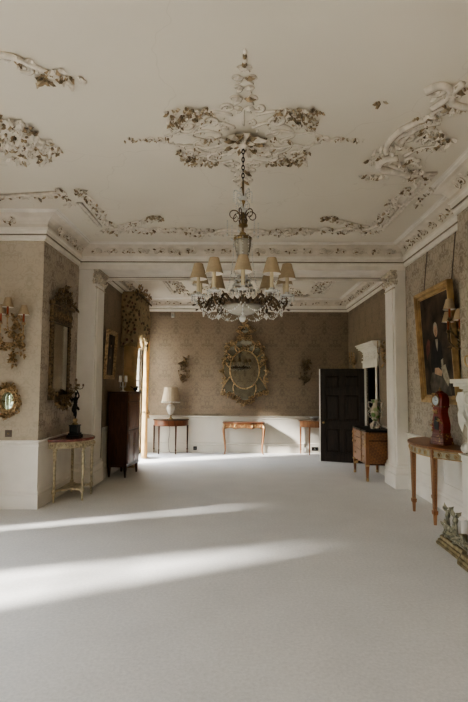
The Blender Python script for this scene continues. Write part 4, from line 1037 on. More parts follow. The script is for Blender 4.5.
wood_demilune('side_table', 'dark mahogany half round side table under the porcelain lamp on the far left', (-1.63, YF-.045, 0), .43, .40, .80, 'mahog', 'mahog2', 'mahog', [(-.40, -.04), (-.24, -.30), (.16, -.33), (.40, -.04)])
wood_demilune('side_table', 'satinwood half round side table with a silver bowl partly behind the open door', (1.86, YF-.045, 0), .42, .38, .79, 'satin', 'satin', 'satin', [(-.375, -.04), (-.20, -.31), (.20, -.31), (.375, -.04)])

t = thing('table_lamp', 'white porcelain urn table lamp with a pleated fringed cream shade', 'lamp', (-1.615, 11.70, .80))
MB().lathe([(0, 0), (.06, 0), (.06, .02), (.03, .035), (.02, .06), (.022, .10), (.0, .10)], 18).build('foot', 'brass', t)
MB().lathe([(0, .10), (.025, .10), (.07, .15), (.098, .23), (.10, .29), (.075, .34), (.05, .355), (.055, .37), (0, .37)], 22).build('urn', 'porcelain', t)
MB().lathe([(0, .37), (.02, .37), (.02, .44), (0, .44)], 10).build('socket', 'brass', t)
m = MB(); m.lathe([(.215, .43), (.15, .76)], 60, ripple=.012, rn=30); keep = [i for i, f_ in enumerate(m.f) if len(f_) == 4]; m.f = [m.f[i] for i in keep]; m.m = [0]*len(keep); m.s = [False]*len(keep)
o = m.build('lamp_shade', 'shadew', t); o.modifiers.new('Solidify', 'SOLIDIFY').thickness = .003
m = MB()
for k in range(44):
    a = 2*PI*k/44; m.lathe([(.009, .435), (.012, .42), (.011, .395), (0, .392)], 5, (.216*math.cos(a), .216*math.sin(a), 0))
m.build('fringe', 'porcelain', o)
tag(MB().tube(smoothpath([(-1.66, 11.82, .80), (-1.68, 11.925, .76), (-1.66, 11.91, .5), (-1.69, 11.9, .25), (-1.66, 11.86, .05), (-1.60, 11.82, .008), (-1.4, 11.86, .008), (-1.12, 11.89, .01)], 6), .004, 6).build('power_cord', 'black'),
    'thin dark lamp cord hanging behind the far left side table', 'cord')

def wall_bracket(label, x, seed, z):
    t = thing('wall_bracket', label, 'wall light', (x, YF, z))
    rr = random.Random(seed); m = MB()
    foliage(m, rr, [(.0, .15, .09, .10, 26), (-.01, -.16, .11, .07, 24), (0, .0, .04, .10, 10), (.06, .24, .05, .05, 8), (0, -.26, .03, .05, 6)], l0=.05, l1=.10)
    for s in (-1, 1): wscroll(m, s*.07, .12, .05, 90, s*420, .012); wscroll(m, s*.08, -.15, .05, 0, -s*420, .012)
    m.build('backplate', 'giltd', t)
    for s in (-1, 1):
        a = MB(); P = smoothpath([(0, -.03, -.1), (s*.06, -.1, -.16), (s*.12, -.12, -.12), (s*.13, -.12, -.06)], 5); a.tube(P, .008, 6); a.lathe([(0, 0), (.026, .008), (.014, .014), (.013, .05), (0, .05)], 8, (s*.13, -.12, -.06)); a.build('arm', 'giltd', t)
wall_bracket('dark gilt foliage wall bracket on the far wall above the porcelain lamp', -1.33, 61, 1.99)
wall_bracket('dark gilt foliage wall bracket between the large mirror and the open door', 1.61, 62, 1.95)

# ---- large rococo mirror
t = thing('rococo_mirror', 'large rococo giltwood mirror with oval centre on the far wall above the console', 'mirror', (.14, YF, 2.0))
out = [(-.16, .72), (-.36, .56), (-.46, .42), (-.50, .20), (-.52, -.08), (-.46, -.22), (-.54, -.46), (-.50, -.60), (-.34, -.56), (-.22, -.66), (0, -.76), (.22, -.66), (.34, -.56), (.50, -.60), (.54, -.46), (.46, -.22), (.52, -.08), (.50, .20), (.46, .42), (.36, .56), (.16, .72), (0, .80)]
MB().prism(out, -.012, 0).build('outer_plate', 'mirror', t)
MB().prism([(x, z) for x, _, z in oval(.345, .45, 36)], -.028, -.013).build('oval_plate', 'mirrord', t)
for nm, pts_ in (('crest_plate', [(-.10, 0), (-.08, .09), (0, .12), (.08, .09), (.10, 0), (0, -.05)]),):
    MB().prism([(x, z+.93) for x, z in pts_], -.02, 0).build(nm, 'mirror', t)
f = MB(); rr = random.Random(71)
f.tube(oval(.36, .465, 40, -.035), .016, 8, closed=True)
P = smoothpath([(x, -.02, z) for x, z in out+[out[0]]], 5)[:-1]; f.tube(P, .015, 7, closed=True)
f.tube([(x, -.03, z+.93) for x, z in [(-.11, 0), (-.09, .10), (0, .14), (.09, .10), (.11, 0), (0, -.07)]], .016, 7, closed=True)
for s in (-1, 1):
    wtube(f, [(s*.36, -.18), (s*.46, -.32), (s*.52, -.44)], .018, .014); wtube(f, [(s*.30, .30), (s*.40, .38), (s*.46, .44)], .016, .012); wtube(f, [(s*.26, -.34), (s*.28, -.46), (s*.24, -.62)], .016, .012)
    wtube(f, [(s*.18, .42), (s*.24, .55), (s*.18, .68)], .016, .012); wtube(f, [(s*.37, .05), (s*.44, .12), (s*.48, .22)], .016, .012)
    for (x, z, r, a0, tn) in ((.14, .76, .08, 90, 430), (.30, .64, .07, 90, -430), (.42, .52, .07, 0, 430), (.5, .26, .05, 90, 430), (.53, -.04, .05, 90, -430), (.5, -.24, .05, 0, 430), (.53, -.56, .06, 180, 430), (.36, -.60, .06, 90, -430), (.2, -.70, .06, 90, 430), (.1, -.8, .05, 0, 430), (.12, .90, .05, 0, 430), (.1, 1.02, .05, 0, 430)):
        wscroll(f, s*x, z, r, a0 if s > 0 else 180-a0, s*tn, .018, -.035)
foliage(f, rr, [(s*x, z, rx, rz, n) for s in (-1, 1) for (x, z, rx, rz, n) in ((.30, .62, .10, .06, 14), (.44, .46, .05, .08, 10), (.5, .2, .04, .1, 10), (.54, -.06, .05, .05, 8), (.5, -.28, .04, .08, 8), (.52, -.54, .05, .07, 10), (.34, -.6, .08, .04, 8), (.18, -.72, .08, .05, 10), (.12, .78, .08, .05, 10), (.08, .52, .08, .03, 8), (.38, .24, .03, .12, 8))]
        + [(0, -.82, .06, .06, 12), (0, 1.10, .06, .05, 14), (0, .80, .08, .05, 12), (0, .50, .1, .035, 12), (0, 1.17, .03, .04, 6), (-.2, .94, .05, .04, 6), (.2, .94, .05, .04, 6)], l0=.05, l1=.10)
f.leaf((0, -.03, 1.1), (0, 0, 1), (0, -1, 0), .13, .07, .5); f.leaf((0, -.03, -.76), (0, 0, -1), (0, -1, 0), .13, .09, .5)
f.build('frame', 'gilt', t)

# ---- centre console with cabriole legs
t = thing('console_table', 'small marquetry console table with cabriole legs under the rococo mirror', 'table', (.12, YF-.045, 0))
w, d, h = .50, .40, .75
top = [(-w, 0), (-w, -.26), (-w+.05, -.34), (-.24, -.36), (-.16, -d), (.16, -d), (.24, -.36), (w-.05, -.34), (w, -.26), (w, 0)]
MB().slab(top, h-.028, h).build('table_top', 'mahog2', t, .006)
m = MB().slab([(x*.985, y*.97) for x, y in top], h-.035, h-.026); m.build('top_edge', 'brass', t)
ap = MB()
def apron(x0, x1, y0, y1, sag, mat=0):
    P = [(x0, h-.036), (x1, h-.036)]+[(x1+(x0-x1)*k/10, h-.13-sag*(abs(2*k/10-1)**1.5)) for k in range(11)]
    ap.prism(P, y0, y1, mat)
apron(-.45, -.19, -.335, -.32, .03); apron(.19, .45, -.335, -.32, .03); apron(-.19, .19, -.375, -.355, .02)
ap.box(-.2, -.36, h-.15, -.185, -.32, h-.036); ap.box(.185, -.36, h-.15, .2, -.32, h-.036)
for s in (-1, 1): ap.box(s*.455-.01, -.30, h-.15, s*.455+.01, -.02, h-.036)
ap.build('frieze', 'marq2', t)
g = MB(); rr = random.Random(81); foliage(g, rr, [(x, h-.09, .09, .02, 10) for x in (-.32, 0, .32)], y=-.372, l0=.025, l1=.045, depth=.006)
for s in (-1, 1): g.leaf((s*.20, -.385, h-.04), (0, 0, -1), (0, -1, 0), .09, .045, .5); g.leaf((s*.455, -.335, h-.05), (0, -.1, -1), (s*.4, -1, 0), .11, .05, .5)
g.build('gilt_mounts', 'gilt2', t)
for sx in (-1, 1):
    for y in (-.30, -.04):
        m = MB(); o_ = -.02 if y < -.1 else 0
        P = smoothpath([(sx*.45, y, h-.05), (sx*.475, y+o_, h-.16), (sx*.46, y+o_*.5, .38), (sx*.435, y, .16), (sx*.44, y+o_*.6, .05), (sx*.465, y+o_*1.4, .008)], 5)
        rs_ = [.03, .03, .03, .03, .034, .033, .031, .028, .026, .024, .022, .021, .02, .018, .017, .016, .015, .015, .014, .014, .013, .013, .013, .013, .013, .009]
        m.tube(P, rs_[:len(P)], 8); m.build('leg', 'satinp', t)

def socket(label, x, y, z, w, mat, cat='socket', rows=1):
    t = thing('wall_socket', label, cat, (x, y, z)); MB().box(-w/2, -.012, -.043, w/2, 0, .043).build('plate', mat, t, .004)
    m = MB(); m.box(-.008, -.014, .012, .008, -.011, .02); m.box(-.02, -.014, -.016, -.008, -.011, -.01); m.box(.008, -.014, -.016, .02, -.011, -.01); m.build('pin_holes', 'plastic' if mat == 'black' else 'black', t)
socket('black wall socket on the skirting right of the far left side table', -1.045, YF-.034, .105, .085, 'black')
socket('black double wall socket on the skirting left of the open door', 1.83, YF-.034, .105, .15, 'black')
t = thing('plug_adapter', 'white plug adapter with coiled flex under the satinwood side table', 'plug', (1.575, YF-.034, .10))
MB().box(-.035, -.05, -.04, .035, 0, .04).build('body', 'plastic', t, .008)
m = MB(); m.tube(smoothpath([(.02, -.05, .02), (.06, -.07, .07), (.09, -.05, .09), (.1, -.03, .12)], 5), .004, 6); m.tube(arc((0, -.055, -.02), .045, 0, 640, 40, shrink=.8), .004, 6); m.build('flex', 'plastic', t)
t = thing('silver_bowl', 'low grey silver bowl on the satinwood side table beside the door', 'bowl', (1.80, 11.72, .79))
MB().lathe([(0, 0), (.05, 0), (.045, .012), (.06, .025), (.11, .06), (.125, .10), (.118, .10), (.10, .062), (.05, .03), (0, .026)], 24).build('bowl', 'silver', t)

# ---- open six panel door leaf
hx, hy = 2.632, 10.33; fx, fy = 1.765, 10.64
L = math.hypot(hx-fx, hy-fy); t = thing('door_leaf', 'open dark six panel door swung into the far room', 'door', (fx, fy, .012), math.atan2(hy-fy, hx-fx))
HD = 1.965; TH2 = .045
def door_leaf():
    m = MB(); st, mu = .105, .095
    zs = [(.19, .70), (.86, 1.42), (1.54, 1.83)]     # panel openings
    xs = [(st, L/2-mu/2), (L/2+mu/2, L-st)]
    m.box(0, -TH2/2, 0, st, TH2/2, HD); m.box(L-st, -TH2/2, 0, L, TH2/2, HD)
    zz = [0]+[v for z in zs for v in z]+[HD]
    for a, b in zip(zz[::2], zz[1::2]): m.box(st, -TH2/2, a, L-st, TH2/2, b)
    for (a, b) in zs: m.box(L/2-mu/2, -TH2/2, a, L/2+mu/2, TH2/2, b)
    m.build('door_frame', 'doorwood', t, .003)
    for (a, b) in zs:
        for (c, d_) in xs:
            p = MB(); p.box(c-.004, -.008, a-.004, d_+.004, .008, b+.004)
            for sy in (-1, 1):
                i = .05; A = [(c, a), (d_, a), (d_, b), (c, b)]; B = [(c+i, a+i), (d_-i, a+i), (d_-i, b-i), (c+i, b-i)]
                p.add([(x, sy*.008, z) for x, z in A]+[(x, sy*.018, z) for x, z in B], [(0,1,5,4), (1,2,6,5), (2,3,7,6), (3,0,4,7), (4,5,6,7)])
                q = .014
                for (x0, z0, x1, z1) in ((c, a, d_, a+q), (c, b-q, d_, b), (c, a, c+q, b), (d_-q, a, d_, b)): p.box(x0, min(sy*.006, sy*.021), z0, x1, max(sy*.006, sy*.021), z1)
            p.build('panel', 'doorwood', t)
door_leaf()
for sy in (-1, 1):
    MB().lathe([(0, 0), (.024, 0), (.022, .006), (.008, .01), (.008, .035), (.026, .045), (.028, .06), (.018, .072), (0, .074)], 16, T=Matrix.Translation((.075, sy*TH2/2, .82)) @ Matrix.Rotation(-sy*PI/2, 4, 'X')).build('door_knob', 'brass', t)
m = MB()
for z in (.25, 1.0, 1.72): m.tube([(L+.004, 0, z-.05), (L+.004, 0, z+.05)], .009, 8)
m.build('hinge', 'brass', t)
MB().box(-.026, -TH2/2+.001, .0, .0, TH2/2-.001, HD).build('door_edge', 'white', t)['label'] = 'pale door edge'  # pale strip along the free edge of the leaf

# ---- gilt wall lights on the far right wall
def small_light(label, y, z, seed):
    t = thing('wall_sconce', label, 'wall light', (FR, y, z), -H2); rr = random.Random(seed); m = MB()
    foliage(m, rr, [(0, -.12, .05, .16, 22), (0, .06, .05, .07, 12)], l0=.05, l1=.09); wscroll(m, 0, -.05, .05, 90, 420, .014); wscroll(m, 0, -.2, .05, 0, -420, .014); m.build('backplate', 'gilt', t)
    for s in (-1, 1):
        a = MB(); P = smoothpath([(0, -.03, -.08), (s*.05, -.10, -.10), (s*.10, -.14, -.04), (s*.10, -.14, .04)], 5); a.tube(P, .008, 6); a.lathe([(0, 0), (.026, .006), (.013, .012), (.013, .05), (0, .05)], 8, (s*.1, -.14, .04)); o = a.build('arm', 'gilt', t)
        MB().lathe([(0, 0), (.01, 0), (.01, .09), (0, .1)], 8).build('candle', 'gilt', o, loc=(s*.1, -.14, .08))
small_light('gilt wall sconce in the far corner showing above the open door', 11.12, 2.2, 91)
small_light('gilt wall sconce beyond the door surround, half hidden by the right pier', 8.83, 2.26, 92)

# ---- marquetry commode
t = thing('commode', 'marquetry commode with dark marble top standing behind the right pier', 'commode', (2.395, 8.905, 0), -H2)
W, DP, HH = .92, .44, .86             # along the wall, depth, height (local x along wall, front -y)
m = MB(); m.box(-W/2, -DP/2, .27, W/2, DP/2, HH-.03); m.build('carcass', 'marq', t, .006)
m = MB(); 
for x in (-W/2-.002, W/2+.002):
    for (y0, y1, z0, z1) in ((-DP/2, DP/2, HH-.05, HH-.03), (-DP/2, DP/2, HH-.19, HH-.17), (-DP/2, DP/2, .27, .295), (-DP/2, -DP/2+.03, .27, HH-.03), (DP/2-.03, DP/2, .27, HH-.03)): m.box(x-.003, y0, z0, x+.003, y1, z1)
m.build('side_banding', 'mahog', t)
MB().slab([(-W/2-.02, DP/2), (-W/2-.02, -DP/2-.02), (-.2, -DP/2-.02), (-.18, -DP/2-.035), (.18, -DP/2-.035), (.2, -DP/2-.02), (W/2+.02, -DP/2-.02), (W/2+.02, DP/2)], HH-.03, HH).build('marble_top', 'blackmarble', t, .005)
for (z0, z1) in ((.70, .82), (.50, .69), (.29, .49)):
    m = MB(); m.box(-W/2+.03, -DP/2-.012, z0, W/2-.03, -DP/2, z1); m.box(-.17, -DP/2-.026, z0, .17, -DP/2, z1); o = m.build('drawer', 'marq2', t, .004)
    for s in (-1, 1):
        hd = MB(); hd.tube(arc((s*.29, -DP/2-.016, (z0+z1)/2+.015), .024, 180, 360, 8), .004, 6)
        for q in (-1, 1): hd.ell((s*.29+q*.024, -DP/2-.014, (z0+z1)/2+.015), .008, 8, 5)
        hd.build('handle', 'brass', o)
for sx in (-1, 1):
    for sy in (-1, 1):
        x, y = sx*(W/2-.012), sy*(DP/2-.012); mb = MB(); mb.box(x-.028, y-.028, .27, x+.028, y+.028, HH-.035)
        P = [(x, y, .27), (x+sx*.004, y+sy*.006, .18), (x-sx*.003, y, .09), (x, y, 0)]
        square_leg(mb, x, y, .0, .28, .014, .03); o = mb.build('leg', 'satin', t, .003)
        g = MB(); square_leg(g, x, y, 0, .05, .019, .018); square_leg(g, x, y, .25, .28, .032, .034); g.build('gilt_sabot', 'gilt2', o)
g = MB()
for sx in (-1, 1):
    for z in (.80, .72, .64): g.leaf((sx*(W/2-.012), -DP/2-.018, z), (0, 0, -1), (sx*.3, -1, 0), .085, .035, .25)
g.leaf((0, -DP/2-.02, .30), (0, 0, -1), (0, -1, 0), .08, .1, .5)
g.build('gilt_mounts', 'gilt2', t)

t = thing('porcelain_vase', 'green and white flower encrusted porcelain vase with handles on the commode', 'vase', (2.42, 8.76, HH))
m = MB().lathe([(0, .13), (.035, .13), (.05, .16), (.085, .24), (.09, .31), (.07, .37), (.045, .41), (.042, .44), (.06, .48), (.08, .515), (.074, .515), (.05, .47), (0, .46)], 22, sx=1, sy=.85)
m.build('body', 'vaseg', t)
m = MB(); rr = random.Random(95)
m.lathe([(0, 0), (.085, 0), (.09, .02), (.07, .03), (.06, .05), (0, .05)], 16)
for k in range(4):
    a = PI/4+PI/2*k; wx, wy = math.cos(a), math.sin(a); P = smoothpath([(.075*wx, .075*wy, .03), (.09*wx, .09*wy, .07), (.05*wx, .05*wy, .10), (.035*wx, .035*wy, .14)], 5); m.tube(P, taper(.026, .014, len(P)), 7)
m.build('scroll_base', 'vasew', t)
for s in (-1, 1):
    P = smoothpath([(s*.06, 0, .46), (s*.115, 0, .47), (s*.12, 0, .40), (s*.085, 0, .35), (s*.125, 0, .29), (s*.11, 0, .22), (s*.075, 0, .2)], 5); MB().tube(P, taper(.014, .011, len(P)), 7).build('handle', 'vasew', t)
m = MB()
for (zc_, q, n_) in ((.30, .088, 9), (.18, .055, 7)):
    m.tube([(q*math.cos(a), q*.85*math.sin(a), zc_) for a in [2*PI*k/20 for k in range(20)]], .006, 6, closed=True)
    for k in range(n_): a = 2*PI*k/n_; m.ell((q*1.05*math.cos(a), q*.9*math.sin(a), zc_+rr.uniform(-.012, .012)), rr.uniform(.012, .018), 7, 5)
m.tube([(0, 0, .16), (0, 0, .32)], .01, 6); m.tube([(-.085, 0, .30), (.085, 0, .30)], .004, 5); m.tube([(-.052, 0, .18), (.052, 0, .18)], .004, 5)
m.build('flower_garland', 'vasew', t)

# ---- portrait on the right wall
t = thing('portrait_painting', 'portrait of a seated woman in black with a white bonnet hung on wires', 'painting', (XR-.055, 6.50, 2.155), -H2)
t.rotation_euler = (.055, 0, -H2)
f = MB(); rect_frame(f, 1.14, 1.53, .105, .075, steps=((0, 1.0), (.22, .85), (.45, .55), (.62, .62), (.8, .35))); f.build('frame', 'gilt2', t)
MB().box(-.475, -.026, -.67, .475, -.014, .67).build('canvas', 'canvas', t)
f = MB(); y = -.0275
poly(f, [(-.40, -.10), (-.26, .02), (-.22, .16), (-.30, .20), (-.40, .10)], 4, y)                                    # red chair back
poly(f, [(-.30, -.60), (.40, -.60), (.36, -.40), (.22, -.24), (-.05, -.20), (-.26, -.30), (-.34, -.42)], 3, y-.0004)    # grey skirt
poly(f, [(-.24, -.28), (.16, -.28), (.20, -.10), (.17, .10), (.06, .19), (-.05, .19), (-.17, .10), (-.26, -.10)], 2, y-.0008)  # black bodice
poly(f, [(.10, -.22), (.26, -.18), (.36, -.38), (.30, -.48), (.16, -.36)], 1, y-.0012)                               # white apron fall
poly(f, [(-.14, -.30), (.10, -.34), (.14, -.27), (.02, -.22), (-.12, -.22)], 0, y-.0016)                             # hands
poly(f, [(.12, -.12), (.20, -.10), (.19, -.24), (.13, -.26)], 1, y-.0018)
poly(f, [(-.03, .17), (.07, .17), (.05, .06), (.02, .0), (-.01, .06)], 1, y-.0016)                                   # neckerchief
disc(f, .005, .305, .078, .10, 1, y-.0012); disc(f, .01, .28, .060, .082, 0, y-.002)
disc(f, -.012, .285, .008, .005, 2, y-.0024); disc(f, .032, .285, .008, .005, 2, y-.0024); disc(f, .012, .24, .014, .004, 4, y-.0024); poly(f, [(.008, .28), (.014, .28), (.018, .255), (.004, .255)], 4, y-.0023)
for i_, p_ in enumerate(f.v): f.v[i_] = V((p_.x*.9, p_.y, p_.z*.97-.085))
f.build('painted_figure', ['p_skin', 'p_white', 'p_black', 'p_grey', 'p_red'], t)
m = MB()
for x in (-.38, .53): m.tube([(x, -.005, .70), (x, .10, 1.36)], .006, 6)
m.build('hanging_wire', 'plate', t)

t = thing('wall_sconce', 'three branch wall sconce with red candles and beige shades right of the portrait', 'wall light', (XR, 5.60, 2.1), -H2)
wall_light(t, [(-.11, -.24, .30, 0, [(0, -.03, .0), (-.04, -.14, .04), (-.10, -.22, .14)]), (-.25, -.20, .17, 0, [(0, -.03, -.02), (-.1, -.16, -.05), (-.23, -.2, .04)]), (.06, -.20, .155, 0, [(0, -.03, -.0), (.03, -.14, -.05), (.055, -.2, .04)])],
           'giltd', [(0, .0, .06, .14, 22), (0, .16, .05, .05, 10), (0, -.14, .04, .06, 8)], [(-.05, .04, .05, 0, 430, .012), (.05, .04, .05, 180, -430, .012), (0, -.1, .05, 90, 420, .012)], random.Random(44))

# ---- half round table with the clock
t = thing('console_table', 'satinwood half round table with carved pale frieze under the portrait', 'table', (XR-.045, 6.215, 0), -H2)
a, b, h = .785, .475, .90
MB().slab(half_ellipse(a, b, 40), h-.028, h).build('table_top', 'satin', t, .006)
m = MB(); m.slab(half_ellipse(a-.03, b-.03, 40), h-.125, h-.029); m.build('frieze', 'creamp', t)
g = MB()
for z in (h-.04, h-.12): g.tube([(x, y, z) for x, y in half_ellipse(a-.028, b-.028, 40)], .006, 6)
for k in range(1, 18):
    an = PI*k/18; c = V((-(a-.029)*math.cos(an), -(b-.029)*math.sin(an), h-.08)); nn = V((-math.cos(an)/a, -math.sin(an)/b, 0)).normalized(); tx = V((nn.y, -nn.x, 0))
    g.tube([c+(tx*math.cos(q)+V((0, 0, math.sin(q))))*.026+nn*.004 for q in [2*PI*i/12 for i in range(12)]], .004, 5, closed=True)
    for q in range(6): g.leaf(c+nn*.002, tx*math.cos(q*PI/3)+V((0, 0, math.sin(q*PI/3))), nn, .022, .014, .5)
g.build('frieze_carving', 'gilt2', t)
for (x, y) in ((-.46, -.05), (-.26, -.385), (.37, -.365), (.62, -.07)):
    m = MB(); square_leg(m, x, y, .13, h-.125, .019, .031); square_leg(m, x, y, .0, .135, .014, .019)
    o = m.build('leg', 'satinp', t, .003); g = MB(); square_leg(g, x, y, .125, .165, .026, .028); square_leg(g, x, y, .115, .125, .02, .026); g.build('leg_collar', 'satin', o); g = MB(); square_leg(g, x, y, h-.13, h-.03, .033, .034); g.build('leg_block', 'satin', o)
    for (dx, dy) in ((0, -1), (-1, 0), (1, 0)):
        g = MB(); g.tube([(x+dx*.021, y+dy*.021, .19), (x+dx*.029, y+dy*.029, .75)], .0025, 4)
        for q in range(16): z = .20+q*.036; w_ = .0195+.012*(z-.13)/(h-.25); g.ell((x+dx*w_, y+dy*w_, z), (.005 if dx == 0 else .001, .005 if dy == 0 else .001, .009), 6, 4)
        g.build('inlay', 'mahog2', o)

t = thing('bracket_clock', 'waisted red lacquer clock with white dial standing on the table under the portrait', 'clock', (2.485, 6.10, .90), -H2+.28)
def loft(mb, secs, mat=0):
    """chamfered rectangular sections (z, half width x, half depth y)"""
    vs, fs = [], []
    for (z, hx_, hy_) in secs:
        c = .25*min(hx_, hy_)
        vs += [(-hx_+c, -hy_, z), (hx_-c, -hy_, z), (hx_, -hy_+c, z), (hx_, hy_, z), (-hx_, hy_, z), (-hx_, -hy_+c, z)]
    for i in range(len(secs)-1):
        for k in range(6): fs.append((i*6+k, i*6+(k+1) % 6, (i+1)*6+(k+1) % 6, (i+1)*6+k))
    fs += [tuple(range(5, -1, -1)), tuple((len(secs)-1)*6+k for k in range(6))]
    return mb.add(vs, fs, mat, False)
m = loft(MB(), [(0, .125, .085), (.03, .125, .085), (.035, .118, .08), (.085, .115, .078), (.09, .10, .07), (.12, .095, .068)]); m.build('base', 'lacquerg', t, .003)
ws = [(.12, .086), (.15, .094), (.20, .103), (.25, .103), (.30, .09), (.35, .072), (.39, .062), (.42, .064), (.46, .08)]
m = loft(MB(), [(z, w_, .06) for z, w_ in ws]); m.build('body', 'lacquer', t)
m = loft(MB(), [(.455, .088, .066), (.47, .088, .066)]); loft(m, [(.125, .1, .066), (.14, .1, .066)]); m.build('waist_moulding', 'lacquerg', t)
m = loft(MB(), [(.47, .082, .062), (.52, .088, .062), (.56, .086, .062), (.60, .070, .058), (.615, .055, .05), (.62, .06, .052), (.63, .04, .036), (.65, .02, .02)]); m.build('hood', 'lacquer', t)
MB().lathe([(0, .65), (.016, .65), (.02, .668), (.01, .68), (.004, .70), (0, .70)], 10).build('finial', 'brass', t)
RX = Matrix.Translation((0, -.063, .535)) @ Matrix.Rotation(PI/2, 4, 'X')
o = MB().lathe([(0, 0), (.06, 0), (.058, .008), (0, .009)], 28, T=RX).build('dial', 'enamel', t)
m = MB(); m.lathe([(.060, .0), (.069, .002), (.066, .014), (.060, .012), (.060, .0)], 28, T=RX, caps=False); m.build('bezel', 'brass', o)
m = MB(); m.box(-.002, -.075, .535, .002, -.0735, .58); m.box(0, -.075, .533, .03, -.0735, .537); m.build('hands', 'black', o)
m = MB(); m.prism([(-.035, .18), (.035, .18), (.045, .24), (.03, .34), (-.03, .34), (-.045, .24)], -.064, -.058); m.build('pendulum_window', 'black', t)
g = MB(); rr = random.Random(97); foliage(g, rr, [(s*.07, z, .015, .03, 4) for s in (-1, 1) for z in (.18, .27)]+[(0, .40, .03, .02, 7), (0, .615, .03, .01, 5)], y=-.058, l0=.03, l1=.05, depth=.004); g.build('gilt_mounts', 'gilt2', t)

# ---- mantelpiece
t = thing('mantelpiece', 'white marble chimneypiece with scrolled console at the right edge', 'fireplace', (BX, 4.385, 0), -H2)
hw = .845
sh = MB()
for (p, z0, z1, e) in ((.085, 1.55, 1.58, -.02), (.12, 1.58, 1.605, .0), (.17, 1.605, 1.64, .025), (.20, 1.64, 1.685, .04)): sh.box(-hw-e, -p, z0, hw+e, 0, z1)
sh.build('shelf', 'marble', t, .006)
fr = MB().box(-hw+.02, -.06, 1.24, hw-.02, 0, 1.55); fr.build('frieze', 'marble', t, .004)
for s in (-1, 1):
    m = MB(); m.box(s*(hw-.17)-.16, -.05, .0, s*(hw-.17)+.16, 0, 1.55); m.box(s*(hw-.17)-.18, -.10, 0, s*(hw-.17)+.18, 0, .22); m.build('jamb', 'marble', t, .005)
    c = MB(); pr = []
    for k in range(25):
        u = k/24; z = 1.55-.62*u; pr.append((-.05-.095*(math.cos(u*PI*1.15)*.5+.5)-.02*math.sin(u*PI*2), z))
    P = [(y, z) for y, z in pr]; n = len(P); x0, x1 = s*(hw-.10)-.075, s*(hw-.10)+.075
    vs = [(x, y, z) for x in (x0, x1) for y, z in P]+[(x, -.03, z) for x in (x0, x1) for y, z in P]
    fs = [(i, i+1, n+i+1, n+i) for i in range(n-1)]+[(i, 2*n+i, 2*n+i+1, i+1) for i in range(n-1)]+[(n+i, n+i+1, 3*n+i+1, 3*n+i) for i in range(n-1)]+[(0, n, 3*n, 2*n), (n-1, 3*n-1, 4*n-1, 2*n+n-1+n*0)]
    c.add(vs, fs[:-1], 0, False)
    for x in (x0, x1): c.tube(arc((x, -.09, 1.47), .07, 90, 90+500, 24, (0, 1, 0), shrink=.15), taper(.016, .008, 25), 6); c.tube(arc((x, -.075, .97), .05, 270, 270-480, 22, (0, 1, 0), shrink=.15), taper(.013, .007, 23), 6)
    c.lathe([(0, -.075), (.05, -.075), (.05, .075), (0, .075)], 14, T=Matrix.Translation((s*(hw-.10), -.075, .97)) @ Matrix.Rotation(PI/2, 4, 'Y'))
    c.leaf((s*(hw-.10), -.15, 1.42), (0, .25, -1), (0, -1, 0), .30, .13, .3)
    c.build('scroll_console', 'marble', t)
    c = MB(); c.box(s*(hw-.10)-.09, -.12, .86, s*(hw-.10)+.09, -.0, .90); c.box(s*(hw-.10)-.085, -.115, .82, s*(hw-.10)+.085, 0, .86); c.build('console_foot', 'marble', t, .004)
MB().box(-.58, -.02, 0, .58, -.004, 1.24).build('fire_opening', 'bronze', t)
t = thing('mantel_vase', 'flowered pink and green porcelain vase on the white mantel shelf', 'vase', (2.36, 4.93, 1.685))
t.scale = (.88, .88, .88)
MB().lathe([(0, 0), (.04, 0), (.045, .012), (.03, .03), (.028, .05), (.06, .10), (.075, .16), (.07, .22), (.05, .26), (.055, .29), (.075, .305), (.07, .305), (.048, .28), (0, .27)], 22).build('body', 'vasef', t)
for s in (-1, 1): MB().tube(smoothpath([(s*.05, 0, .26), (s*.10, 0, .25), (s*.105, 0, .18), (s*.07, 0, .13)], 5), .008, 6).build('handle', 'gilt2', t)

# ---- fender
t = thing('fireplace_fender', 'ornate aged brass fender with scrolls and flame finials on the carpet', 'fender', (2.40, 4.385, 0), -H2)
hw = .80; dp = .31
pth = [(-hw, .0), (-hw-.02, -dp+.10), (-hw+.02, -dp+.0), (-hw+.12, -dp), (-.3, -dp), (-.2, -dp-.05), (.2, -dp-.05), (.3, -dp), (hw-.12, -dp), (hw-.02, -dp), (hw+.02, -dp+.10), (hw, .0)]
pth2 = [(x, y) for x, y in pth][::-1]
b = MB(); prof = [(0, 0), (.05, 0), (.05, .022), (.038, .028), (.034, .05), (.02, .058), (.016, .085), (.006, .092), (0, .092)]
b.sweep(pth, [(o, z) for o, z in prof]); b.sweep(pth, [(-.03, 0), (0, 0), (0, .092), (-.03, .092), (-.03, 0)]); b.build('base', 'fenderbase', t)
g = MB(); rr = random.Random(99)
def gpt(u):
    n = len(pth)-1; u = min(max(u, 0), .9999)*n; i = int(u); return V((*pth[i], 0)).lerp(V((*pth[i+1], 0)), u-i)
xs_ = [-.6+.12*k for k in range(11)]
for k, x in enumerate(xs_):
    y = -dp+.01
    g.tube(arc((x, y, .155), .055, 0, 430*(-1)**k, 20, shrink=.2), taper(.011, .006, 21), 6); g.tube(arc((x+.06, y, .14), .04, 180, 180-430*(-1)**k, 18, shrink=.2), taper(.009, .005, 19), 6)
    for q in range(4): an = rr.uniform(0, PI); g.leaf((x+rr.uniform(-.05, .05), y, .12+rr.uniform(0, .06)), (math.cos(an), 0, math.sin(an)), (0, -1, 0), .07, .04, .5)
g.tube([(-.7, -dp+.01, .105), (.7, -dp+.01, .105)], .009, 6); g.build('scroll_gallery', 'pewter', t)
